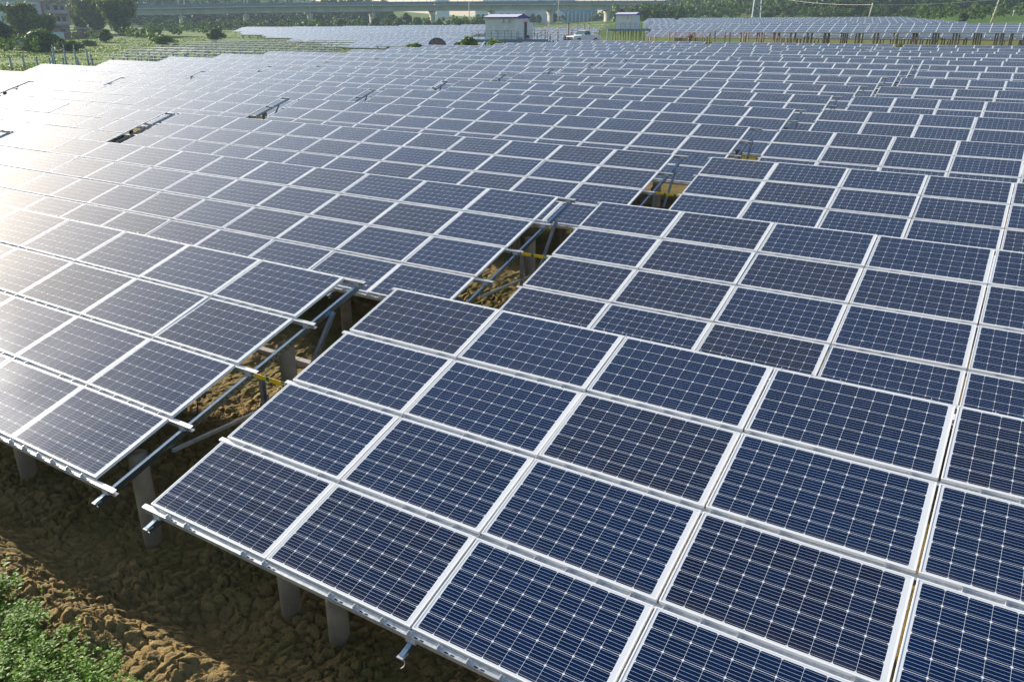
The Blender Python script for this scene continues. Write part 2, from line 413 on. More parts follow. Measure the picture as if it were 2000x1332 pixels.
def rafter_mesh(detail, rack=False):
    b = MB(); q = 1.9 if rack else 1.0; b.channel(tp(0,-0.20,-0.135), tp(0,VL+0.16,-0.135), 0.045*q, 0.075*q, 0.005, 0, up=Vector((0,-ST,CT)))
    if detail:
        for k, v in enumerate(np.arange(1.55, 2.9, 0.085)):
            for sgn in (-1, 1):
                c = tp(sgn*0.0232, v, -0.135); b.box(c.x-0.0006, c.x+0.0006, c.y-0.018, c.y+0.018, c.z-0.006, c.z+0.006, 1)
        for v in PVS:                                         # little angle cleats
            c = tp(0, v, -0.085); b.box(c.x-0.05, c.x+0.05, c.y-0.035, c.y+0.045, c.z-0.030, c.z+0.022, 2)
        c = tp(0, -0.2, -0.135); b.box(c.x-0.03, c.x+0.03, c.y-0.03, c.y+0.05, c.z+0.020, c.z+0.030, 2)
    return b.mesh("rafter", [MT['rackr' if rack else 'galvr'], MT['hole'], MT['clamp']])
RAFTER = {True: rafter_mesh(True), False: rafter_mesh(False), 'rack': rafter_mesh(False, True)}
def pile_mesh(h, r=0.105, m_="conc"):
    b = MB(); b.tube((0,0,-0.6), (0,0,h), r, r, 20); return b.mesh("concrete_pile", MT[m_], True)
PG = {}
PF, PR_, STUB = {}, {}, {}
def cached(d, k, fn):
    k = round(k, 2)
    if k not in d: d[k] = fn(k)
    return d[k]
def stub_mesh(h):
    b = MB(); b.channel((0,0,0), (0,0,h), 0.05, 0.06, 0.005, 0, up=Vector((0,1,0))); return b.mesh("steel_upright", MT['brace'])
def brace_mesh(a, b_, w=0.045, name="brace"):
    b = MB(); b.channel(a, b_, w, w*0.9, 0.005, 0); return b.mesh(name, MT['brace'])
BR = {}
def table(name, x0, y0, z0, cols, label, group, detail=2, e0=0.10, e1=0.34, rafters=None, panels=True, ground=None, skip=None, piles=None, cat="solar table"):
    """x0,y0,z0 is the lower left top corner of the glass plane; detail 2 near, 1 middle, 0 far"""
    L = cols*PITU-(PITU-PU)
    gr = gz(x0+L/2, y0+1.5) if ground is None else ground
    root = empty(name, (x0, y0, gr)); tag(root, label, cat, group)
    h = z0-gr
    if panels:
        if detail >= 1:
            for c in range(cols):
                for r in range(4):
                    if skip and (c, r) in skip: continue
                    p = tp(c*PITU, r*PITV); p.z += h
                    if detail == 2:
                        p.z += rng.uniform(-.003, .003)
                        ro = (TILT+rng.gauss(0, .0022), rng.gauss(0, .0016), 0)
                    else: ro = (TILT+rng.gauss(0, .003), rng.gauss(0, .002), 0)
                    link("solar_panel", PANEL, root, p, ro)
        else:
            link("panel_field", array_mesh(cols), root, (0,0,h), (TILT,0,0))
    for k, v in enumerate(PVS):
        p = tp(0, v); p.z += h
        link("purlin", purlin_mesh(L, e0, e1, detail == 2, not panels), root, p, (TILT,0,0))
    if rafters is None:
        n = max(2, int(round(L/2.45))); st = (L-1.0)/(n-1)
        rafters = [0.5+st*i for i in range(n)]
    for u in rafters:
        link("rafter", RAFTER[(detail == 2) if panels else "rack"], root, (u, 0, h))
        zf = h+0.62*ST/CT-0.20; zr = h+2.72*ST/CT-0.20
        if zf > 0.05 and piles is None: link("concrete_pile", cached(PF if panels else PG, zf, lambda k: pile_mesh(k, .105 if panels else .13, 'conc' if panels else 'concg')), root, (u-0.30, 0.56, 0))
        link("concrete_pile", cached(PR_ if panels else PG, zr, lambda k: pile_mesh(k, .105 if panels else .13, 'conc' if panels else 'concg')), root, (u-0.135, 2.72, 0))
        if detail >= 1:
            k = round(h, 2)
            if k not in BR:
                BR[k] = (brace_mesh(tp(0.05,3.55,-0.16)+Vector((0,0,h)), Vector((0.05,2.78,max(0.25,h+0.05))), 0.05),
                         brace_mesh(tp(0.05,0.75,-0.20)+Vector((0,0,h)), Vector((0.05,2.66,h-0.02)), 0.04))
            for q in BR[k]: link("brace", q, root, (u, 0, 0))
            zs = h+2.12*ST/CT-0.20
            link("steel_upright", cached(STUB, zs-0.35, stub_mesh), root, (u+0.05, 2.12, 0.35))
            link("concrete_pile", cached(PF, 0.36, pile_mesh), root, (u+0.05, 2.12, 0))
    for u in (piles or []): link("concrete_pile", cached(PF, h+0.62*ST/CT-0.20, lambda k: pile_mesh(k)), root, (u, 0.56, 0))
    return root

ROWS = [(3.95,1.185),(10.14,1.267),(16.38,1.335),(22.56,1.418),(28.38,1.556),(34.59,1.615),(40.61,1.68),(46.72,1.785),(52.82,1.878),(58.95,1.976),
        (64.13,2.147),(70.50,2.114),(76.65,2.275),(81.45,2.322),(87.74,2.455),(95.9,2.556)]
SLOPE = [0,0,.001,-.001,.003,.002,.001,.001,.001,.001,.001,-.002,-.001,-.004,-.002,-.002]
SHR = [0,0,.05,.15,.18,.12,.2,.32,.4,.4]; SHL = [0,0,0,.15,.12,.18,.24,.28,.38,.3]
SHB = [0,0,-.05,-.2,-.17,-.15,-.06,-.02,-.05,-.02]; SHC = [0,0,-.1,-.15,-.1,-.18,-.18,-.16,-.16,-.12]
ORD = ["first","second","third","fourth","fifth","sixth","seventh","eighth","ninth","tenth","eleventh","twelfth","thirteenth","fourteenth","fifteenth","sixteenth"]
GT = "solar tables of the main field"
WB = 12*PITU-(PITU-PU)
for k, (yt, zt) in enumerate(ROWS):
    y0, z0 = yt-VL*CT, zt-VL*ST
    sl = SLOPE[k]; od = ORD[k]; row = "%s row from the front" % od
    if k < 10:
        dt = 2 if k < 5 else 1
        table("solar_table", 0+SHR[k], y0, z0, 4, "four-column solar table in the %s, right of the widest gap" % row, GT, dt, 0.10, 0.02,
              rafters=[0.55, 2.95, 5.35] if k else [0.12, 3.37, 6.2], piles=None if k else [1.25, 1.92, 4.5, 5.2])
        table("solar_table", 6.712+SHR[k], y0, z0+0.004, 6, "solar table cut by the right edge, in the %s" % row, GT, dt, 0.02, 0.3)
        xl = -0.95+SHL[k]-WB
        lr = sorted([WB+0.20-(0.0 if i == 0 else 0.2)-2.48*i for i in range(9) if WB-2.48*i > 0.1])
        table("solar_table", xl, y0, z0+sl*-11, 12, "twelve-column solar table in the %s, left of the widest gap" % row, GT, dt, 0.3, 0.36, rafters=lr)
        if k >= 1:
            xb = -21.95+SHB[k]-WB
            lb = sorted([WB+0.20-(0.0 if i == 0 else 0.2)-2.48*i for i in range(9) if WB-2.48*i > 0.1])
            table("solar_table", xb, y0, z0+sl*-32, 12, "pale glaring solar table in the %s, left of the second gap" % row, GT, dt, 0.3, 0.36, rafters=lb)
        if k >= 1:
            xc = (-42.95 if k > 2 else -42.95)+SHC[k]-WB
            table("solar_table", xc, y0, z0+sl*-53, 12, "white glaring solar table at the far left of the %s" % row, GT, dt if k > 4 else 1, 0.3, 0.36)
        if 2 <= k <= 4:
            table("solar_table", -63.95+SHC[k]-WB, y0, z0+sl*-53, 12, "white solar table cut by the left edge, %s" % row, GT, 1, 0.3, 0.36)
    else:
        XD = -15.0 if k < 13 else (-8.0 if k < 15 else -7.2)
        X0s = [XD+0.95, XD-WB, XD-0.95-2*WB, ]
        cs = [13 if k < 13 else 9, 12, 12]
        nm = ["solar table at the right end of the %s" % row, "solar table in the middle of the %s" % row, "solar table at the left end of the %s" % row]
        for x0, c, lb in zip(X0s, cs, nm):
            table("solar_table", x0, y0, z0+sl*(x0+10), c, lb, GT, 1, 0.1, 0.34)

# ------------------------------------------------------------------ finding places
def hit(px, py, z0=30, z1=900, lift=0.0):
    zc = np.arange(z0, z1, 0.5); u = (px-1000)/1560*zc; w = (py-666)/1560*zc
    p = np.array(CAM_C)[None] + u[:, None]*np.array(CR) - w[:, None]*np.array(CU) + zc[:, None]*np.array(CF)
    g = gbase(p[:, 0], p[:, 1]) + lift
    k = np.argmax(p[:, 2] <= g) if (p[:, 2] <= g).any() else len(zc)-1
    return Vector((p[k, 0], p[k, 1], float(gbase(p[k, 0], p[k, 1])))), float(zc[k])
def on_ground(px, zc):
    z = zc
    p = at(px, 60, zc); return Vector((p.x, p.y, gz(p.x, p.y)))
def zfor(py, zc): return (CAM_C - CU*((py-666)/1560*zc) + CF*zc).z
def xat(px, Y, py=85):
    d = CR*((px-1000)/1560) - CU*((py-666)/1560) + CF; s = (Y-CAM_C.y)/d.y; return CAM_C.x + d.x*s

# ------------------------------------------------------------------ far fields of tables
GL = "solar tables of the left far field"; GR = "solar tables of the right far field"; GB = "bare racks still without panels"
COLN = ["rightmost", "second from the right", "third from the right", "fourth from the right", "fifth from the right"]
OD2 = ORD + ["seventeenth","eighteenth","nineteenth","twentieth"]
for j in range(13):
    Yb = 101.5+6.4*j
    xr = xat(min(1165, 930+19*j), Yb, 75); xl = xat(max(452, 640-22*j), Yb, 75)
    n = max(1, int(round((xr-xl+0.9)/21.0)))
    for q in range(n):
        x1 = xr - 21.0*q; cols = 12
        if q == n-1: cols = max(3, min(12, int((x1-xl)/PITU)))
        x0 = x1-(cols*PITU-.028); zb = gz((x0+x1)/2, Yb)+(1.25 if j == 0 else 1.3)
        table("solar_table", x0, Yb, zb, cols, "pale table, %s row of left far field, %s" % (OD2[j], COLN[min(q, 4)]), GL, 0, 0.1, 0.3, rafters=None if j == 0 else [1.0, cols*PITU*.5, cols*PITU-1.2])
for j in range(15):
    Yb = 131.5+6.5*j+(14 if j > 7 else 0)
    if j == 0: xl, xr = xat(1447, Yb, 76), xat(2080, Yb, 80)
    elif j == 1: xl, xr = xat(1303, Yb, 70), xat(2080, Yb, 75)
    elif j < 8: xl, xr = xat(1262, Yb, 60), xat(2060, Yb, 65)
    else: xl, xr = xat(1255, Yb, 55), xat(1805-3*j, Yb, 50)
    gapx = xat(1697, Yb, 70) if j == 0 else xl+22.0*3.3
    x1 = xr; q = 0; edges = []
    xc = gapx-0.45
    while xc > xl+3: edges.append((max(xl, xc-20.1), xc)); xc -= 21.0
    xc = gapx+0.45
    while xc < xr-3: edges.append((xc, min(xr, xc+20.1))); xc += 21.0
    edges.sort(); edges.reverse()
    for q, (x0, x1) in enumerate(edges):
        cols = int(round((x1-x0)/PITU));
        if cols < 2: continue
        zb = gz(-20, Yb)+2.4+0.0015*((x0+x1)/2+20)
        table("solar_table", x0, Yb, zb, cols, "distant blue table, %s row of right far field, %s" % (OD2[j], COLN[min(q, 4)]), GR, 0, 0.1, 0.3, rafters=None if j < 2 else [1.0, max(2, cols*PITU-1.2)])
racks = [(66.5,205,330),(73,262,352),(73,368,470),(79.3,290,400),(79.3,415,540),(85.5,330,460),(85.5,480,600),(91.7,370,520),(91.7,535,660),(97.9,440,560),(97.9,575,676)]
for i, (Yb, p0, p1) in enumerate(racks):
    x0, x1 = xat(p0, Yb, 95), xat(p1, Yb, 95); cols = max(3, int((x1-x0)/PITU)); zb = gz((x0+x1)/2, Yb)+1.5
    table("bare_rack", x0, Yb, zb, cols, "bare steel racking without panels on grey piles, %s from the left" % ["frontmost and first","second","third","fourth","fifth","sixth","seventh","eighth","ninth","tenth","last"][i], GB, 0, 0.5, 0.5, panels=False, cat="bare rack",
          rafters=[0.8+2.6*k for k in range(max(2, int(cols*PITU/2.6)))])

# lone piles waiting in the grass
def lone_pile(px, yb, yt, stub, label):
    p, zc = hit(px, yb, 40, 300)
    h = zheight(yb-yt, zc)
    root = empty("concrete_pile", p); tag(root, label, "pile", "lone piles standing in the grass")
    hs = 0.45 if stub else 0.0
    h = h-hs
    b = MB(); b.tube((0,0,-.4), (0,0,h), 0.125, 0.125, 14); b.build("shaft", MT['concg'], root, True)
    b = MB(); b.tube((0,0,h), (0,0,h+0.09), 0.14, 0.14, 14); b.build("collar", MT['black'], root)
    if stub:
        b = MB(); b.tube((0,0,h+.09), (0,0,h+.09+hs), 0.06, 0.05, 10); b.build("steel_stub", MT['galv'], root)
for i, (px, yb, yt, st, lb) in enumerate([(24,138,116,0,"short grey pile with black collar, leftmost in the green grass"),(49,136,116,0,"short grey pile with black collar, second from the left in the grass"),
        (75,135,117,0,"short grey pile with black collar, third from the left in the grass"),(100,134,118,0,"short grey pile just left of the first tall pile"),
        (109,129,94,1,"tall grey pile with thin steel stub, left of the tall three"),(131,130,94,1,"tall grey pile with thin steel stub, middle of the tall three"),
        (151,131,95,1,"tall grey pile with thin steel stub, right of the tall three"),(105,130,112,0,"short pile half hidden behind the first tall pile"),
        (126,134,118,0,"short pile in front of the middle tall pile"),(155,136,119,0,"short pile in front of the right tall pile"),
        (174,130,96,1,"tall grey pile under the left end of the bare racking"),(183,137,120,0,"short pile at the left end of the frontmost bare racking"),(181,131,112,0,"short collared pile behind the leftmost bare racking")]):
    lone_pile(px, yb, yt, st, lb)

# ------------------------------------------------------------------ transformer cabins
MT['cabin'] = mat("cabin_paint", (0.60, 0.66, 0.66), 0.5, 0, 0.05, 1.5)
MT['cblue'] = mat("blue_trim", (0.015, 0.03, 0.32), 0.45)
MT['croof'] = mat("cabin_roof", (0.62, 0.62, 0.74), 0.5)
MT['deck'] = mat("platform_steel", (0.10, 0.20, 0.30), 0.5, 0.2)
MT['rail'] = mat("railing_steel", (0.07, 0.10, 0.14), 0.5, 0.3)
MT['dark'] = mat("dark_opening", (0.03, 0.055, 0.06), 0.6)
MT['redp'] = mat("red_paint", (0.55, 0.03, 0.03), 0.5)
MT['white'] = mat("white_paint", (0.78, 0.79, 0.80), 0.45)
def cabin(x0, y0, z0, L, D, H, label, plat, annex, xp0, xp1):
    g = gz(x0+L/2, y0+D/2)
    root = empty("transformer_cabin", (x0, y0, z0)); tag(root, label, "transformer cabin", "transformer cabins")
    b = MB(); b.box(0, L, 0, D, 0, H)
    for k in range(1, 6): b.box(L*k/6-0.012, L*k/6+0.012, -0.015, 0, 0.05, H-0.05)
    b.box(0, L, -0.02, 0, H*0.78, H*0.785)
    b.build("body", MT['cabin'], root)
    r = MB(); e = 0.28; hr = 0.42
    r.quad((-e,-e,H+.12), (L+e,-e,H+.12), (L+e,D/2,H+.12+hr), (-e,D/2,H+.12+hr)); r.quad((-e,D/2,H+.12+hr), (L+e,D/2,H+.12+hr), (L+e,D+e,H+.12), (-e,D+e,H+.12))
    r.quad((-e,D+e,H+.02), (L+e,D+e,H+.02), (L+e,-e,H+.02), (-e,-e,H+.02))
    ro = r.build("roof", MT['croof'], root)
    f = MB(); f.box(-e-.02, L+e+.02, -e-.04, -e-.005, H-.02, H+.14); f.box(-e-.02, L+e+.02, D+e+.005, D+e+.04, H-.02, H+.14)
    for xx in (-e-.02, L+e-.01):
        f.poly([(xx+.03,-e,H-.02),(xx+.03,D+e,H-.02),(xx+.03,D+e,H+.14),(xx+.03,D/2,H+.14+hr),(xx+.03,-e,H+.14)])
    f.build("fascia", MT['cblue'], ro)
    for k, xx in enumerate((L*.52, L*.70)):
        v = MB(); v.box(xx, xx+.42, -.22, -.02, H-.62, H-.16); v.build("vent_hood", MT['cabin'], root)
    for k, xx in enumerate((L*.18, L*.55)):
        d = MB(); d.box(xx, xx+1.15, -.035, -.016, .12, H*.77); dd = d.build("door", MT['cabin'], root)
        hd = MB(); hd.box(xx+.92, xx+1.0, -.07, -.036, H*.36, H*.44); hd.build("handle", MT['black'], dd)
        s_ = MB(); s_.box(xx+.42, xx+.66, -.042, -.036, H*.52, H*.60); s_.build("notice", MT['white'], dd)
    if annex:
        a = MB(); a.box(0.25, L-.02, D+.02, D+1.75, 0, H*.80); a.build("annex", MT['cabin'], root)
        d = MB(); d.box(L+.005, L+.03, D-.75, D-.05, .05, H*.78); d.build("door_opening", MT['dark'], root)
        d = MB(); d.box(L+.02, L+.10, D-1.0, D-.02, H*.78, H*.83); d.build("door_canopy", MT['redp'], root)
    # platform on piles with a railing
    pr = empty("platform", (x0+xp0, y0-1.3, z0)); tag(pr, plat, "platform", "raised cabin platforms")
    PL = xp1-xp0; PD = D+3.6
    b = MB(); b.box(0, PL, 0, PD, -.10, -.02); b.build("deck", MT['deck'], pr)
    b = MB(); b.box(-.02, PL+.02, -.06, -.005, -.42, -.02); b.box(-.02, PL+.02, PD+.005, PD+.06, -.42, -.02); b.box(-.06, -.005, 0, PD, -.42, -.02); b.box(PL+.005, PL+.06, 0, PD, -.42, -.02); b.build("edge_beam", MT['deck'], pr)
    rl = MB(); n = int(PL/1.1)
    for i in range(n+1):
        for yy in (0.05, PD-.05): rl.box(PL*i/n-.022, PL*i/n+.022, yy-.022, yy+.022, 0, 1.15)
    for yy in (0.05, PD-.05):
        for hh in (.4, .78, 1.14): rl.box(0, PL, yy-.014, yy+.014, hh-.014, hh+.014)
    for xx in (0.0, PL):
        for hh in (.4, .78, 1.14): rl.box(xx-.014, xx+.014, 0.05, PD-.05, hh-.014, hh+.014)
    rl.build("railing", MT['rail'], pr)
    nx_ = int(PL/1.6)
    for i in range(nx_+1):
        for yy in (0.5, PD/2, PD-.5):
            hgt = z0-g-.42
            q = MB(); q.tube((0,0,-.5), (0,0,hgt), .11, .11, 10); q.build("pile", MT['conc'], pr, True, (0.2+(PL-.4)*i/nx_, yy, g-z0))
    return root
p = at(948, 77, 118)
cabin(p.x, p.y, p.z, 5.35, 3.0, 2.86, "large pale green transformer cabin with blue trimmed roof and annex", "steel platform with dark railing carrying the large cabin", True, -1.5, 7.6)
p = at(1202, 57, 172)
cabin(p.x, p.y, p.z, 4.5, 2.4, 2.75, "smaller grey transformer cabin with blue roof edge, farther right", "railed platform on many piles under the smaller cabin", False, -1.6, 6.2)
# things on the platform
p = at(1016, 76, 115)
t = empty("equipment_cabinet", (p.x, p.y, p.z)); tag(t, "small white equipment cabinet at the corner of the large cabin", "cabinet")
b = MB(); b.box(-.32,.32,-.2,.2,.12,1.15); b.build("body", MT['white'], t); b = MB(); b.box(-.24,.24,-.225,-.202,.2,1.05); b.build("door", MT['cabin'], t); b = MB(); b.box(-.3,.3,-.18,.18,0,.12); b.build("plinth", MT['dark'], t)
p = at(1031, 75.5, 116)
t = empty("fire_extinguisher_box", (p.x, p.y, p.z)); tag(t, "red fire box standing on the platform by the open door", "fire box")
b = MB(); b.box(-.19,.19,-.14,.14,0,.36); b.build("box", MT['redp'], t); b = MB(); b.box(-.21,.21,-.16,.16,.36,.41); b.build("lid", MT['redp'], t)

# ------------------------------------------------------------------ cable reels
MT['rblue'] = mat("blue_reel_steel", (0.025, 0.115, 0.26), 0.5); MT['rbrown'] = mat("reel_timber", (0.24, 0.15, 0.085), 0.8, 0, .25, 6)
MT['rdark'] = mat("dark_spokes", (0.03, 0.028, 0.028), 0.7); MT['rust'] = mat("rusty_reel_infill", (0.30, 0.16, 0.12), 0.8, 0, .2, 4)
def reel(p, dia, wid, rz, label, mf, mc, spokes=True, minf=None):
    t = empty("cable_reel", p, rz); tag(t, label, "cable reel", "cable reels"); r = dia/2
    for sgn in (-1, 1):
        y = sgn*wid/2; b = MB(); n = 28
        for k in range(n):
            a0, a1 = 2*math.pi*k/n, 2*math.pi*(k+1)/n
            P = lambda a, q, yy: (q*math.cos(a), yy, r+q*math.sin(a))
            ri = r*0.86
            for (q0, q1) in ((ri, r),):
                b.quad(P(a0,q0,y-.04), P(a1,q0,y-.04), P(a1,q1,y-.04), P(a0,q1,y-.04)); b.quad(P(a0,q1,y+.04), P(a1,q1,y+.04), P(a1,q0,y+.04), P(a0,q0,y+.04))
                b.quad(P(a0,q1,y-.04), P(a1,q1,y-.04), P(a1,q1,y+.04), P(a0,q1,y+.04)); b.quad(P(a0,q0,y+.04), P(a1,q0,y+.04), P(a1,q0,y-.04), P(a0,q0,y-.04))
        for k in range(10):
            a = 2*math.pi*k/10; b.bar((0, y, r), (ri*math.cos(a), y, r+ri*math.sin(a)), .10*dia/2, .05)
        fo = b.build("flange", mf, t)
        if minf:
            b = MB(); b.tube((0, y+sgn*-.05-.01, r), (0, y+sgn*-.05+.01, r), ri, ri, 28); b.build("infill", minf, fo)
    b = MB(); b.tube((0, -wid/2+.05, r), (0, wid/2-.05, r), r*.55, r*.55, 20); b.build("drum", mc, t)
    return t
p = on_ground(853, 106); reel(p, 2.55, 1.2, R(40), "large blue spoked cable reel half hidden behind the panels", MT['rblue'], MT['rdark'], minf=MT['rust'])
p = on_ground(897, 112); reel(p, 1.75, 1.0, R(60), "timber cable reel with dark spokes, left of the bush", MT['rdark'], MT['rbrown'], minf=MT['rbrown'])
p = on_ground(917, 116); reel(p, 2.15, 1.0, R(30), "timber cable reel behind the bush beside the large cabin", MT['rdark'], MT['rbrown'], minf=MT['rbrown'])
p = on_ground(1111, 122); reel(p, 1.55, .9, R(12), "solid blue cable reel left of the white pickup", MT['rblue'], MT['rblue'], minf=MT['rblue'])
p = on_ground(1075, 121); reel(p, 1.25, .9, R(-70), "small brown cable reel under the bare racking", MT['rbrown'], MT['rdark'], minf=MT['rbrown'])

# bare rack beside the cabin and its tall piles
p = at(1045, 66, 122); x0 = p.x; 
table("bare_rack", x0, p.y, p.z, 6, "bare sloping rack between the large cabin and the pickup", GB, 0, .2, .3, panels=False, cat="bare rack", rafters=[.3, 2.6, 5.0, 7.4, 9.6])
for i, (px, yt, zc, lb) in enumerate([(1110,47,119,"tall slim pile left of the white pickup"),(1128,48,130,"tall dark pile behind the white pickup cab"),(1141,49,132,"tall thick pile right behind the pickup"),(1151,48,126,"tall slim pile above the pickup bed"),(1168,59,124,"short pile standing in the red earth by the pickup"),(1187,56,140,"tall pile at the right edge of the red road")]):
    g = on_ground(px, zc); t = empty("concrete_pile", g); tag(t, lb, "pile", "piles around the pickup"); h = zfor(yt, zc)-g.z
    b = MB(); b.tube((0,0,-.4), (0,0,h), .13, .13, 12); b.build("shaft", MT['conc'] if i % 2 == 0 else MT['concg'], t, True)
    b = MB(); b.tube((0,0,h), (0,0,h+.08), .15, .15, 12); b.build("collar", MT['black'], t)

# ------------------------------------------------------------------ pickup truck
MT['car'] = mat("white_car_paint", (0.74, 0.76, 0.80), 0.25); MT['cglass'] = mat("car_glass", (0.03, 0.10, 0.11), 0.08); MT['tyre'] = mat("tyre", (0.02,0.02,0.02), .8); MT['rim'] = mat("rim", (.45,.45,.47), .35, .8)
MT['lamp'] = mat("lamp_lens", (.7,.72,.74), .1)
def lathe_wheel(t, x, y):
    w = MB(); w.tube((x, y-.12, .37), (x, y+.12, .37), .37, .37, 20); wo = w.build("wheel", MT['tyre'], t, True)
    w = MB(); s = 1 if y > 0 else -1; w.tube((x, y+s*.10, .37), (x, y+s*.135, .37), .22, .20, 14); w.build("rim", MT['rim'], wo)
def pickup(p, rz):
    t = empty("pickup_truck", p, rz); tag(t, "white pickup truck parked on the red earth behind the last row", "pickup")
    hw = .91
    def loft(secs, mat_, name, parent):
        b = MB()
        for (xa, ha, za0, za1), (xb, hb, zb0, zb1) in zip(secs[:-1], secs[1:]):
            A = [(xa,-ha,za0),(xa,ha,za0),(xa,ha,za1),(xa,-ha,za1)]; Bq = [(xb,-hb,zb0),(xb,hb,zb0),(xb,hb,zb1),(xb,-hb,zb1)]
            for k in range(4): j = (k+1) % 4; b.quad(A[k], A[j], Bq[j], Bq[k])
        for s_, rv in ((secs[0], 1), (secs[-1], 0)):
            q = [(s_[0],-s_[1],s_[2]),(s_[0],s_[1],s_[2]),(s_[0],s_[1],s_[3]),(s_[0],-s_[1],s_[3])]
            b.poly(q[::-1] if rv else q)
        o = b.build(name, mat_, parent); md = o.modifiers.new("bevel", 'BEVEL'); md.width = .04; md.segments = 2; return o
    loft([(-2.6,hw*.93,.42,.86),(-2.52,hw,.36,.98),(-1.1,hw,.36,1.06),(-1.0,hw,.36,1.07),(.75,hw,.36,1.07)], MT['car'], "body", t)
    b = MB(); b.box(.76, 2.6, -hw, -hw+.07, .45, 1.10); b.box(.76, 2.6, hw-.07, hw, .45, 1.10); b.box(2.53, 2.6, -hw+.07, hw-.07, .45, 1.10); b.box(.76, 2.53, -hw+.07, hw-.07, .45, .60); b.build("cargo_bed", MT['car'], t)
    loft([(-1.02,hw*.88,1.06,1.09),(-.35,hw*.78,1.06,1.72),(.55,hw*.78,1.06,1.74),(.78,hw*.84,1.06,1.10)], MT['car'], "cab", t)
    b = MB(); b.quad((-.97,-hw*.82,1.15),(-.97+.57,-hw*.72,1.66),(-.40,hw*.72,1.66),(-.97,hw*.82,1.15)); 
    b.v = [(x-.03, y, z+.02) for x, y, z in b.v]; b.build("windscreen", MT['cglass'], t)
    for s in (-1, 1):
        b = MB(); y = s*hw; f = lambda x, q, z: (x, y*q+s*.012, z)
        b.poly([f(-.72,.875,1.14), f(-.28,.80,1.60), f(.08,.80,1.61), f(.08,.88,1.14)][::s]); b.build("side_window", MT['cglass'], t)
        b = MB(); b.poly([f(.16,.88,1.14), f(.16,.80,1.61), f(.50,.80,1.60), f(.66,.865,1.16)][::s]); b.build("side_window", MT['cglass'], t)
        b = MB(); b.box(-2.64, -2.57, min(s*.55, s*.86), max(s*.55, s*.86), .72, .88); b.build("headlight", MT['lamp'], t)
        b = MB(); b.box(-.85, -.70, min(s*.93, s*1.08), max(s*.93, s*1.08), 1.08, 1.24); b.build("wing_mirror", MT['car'], t)
        for x in (-1.65, 1.6): lathe_wheel(t, x, s*.80)
    b = MB(); b.box(-2.65, -2.59, -.5, .5, .55, .84); b.build("grille", MT['black'], t)
    b = MB(); b.box(-2.70, -2.55, -.88, .88, .36, .52); b.build("bumper", MT['rdark'], t)
    return t
p = on_ground(1140, 115); pickup(p, R(70))

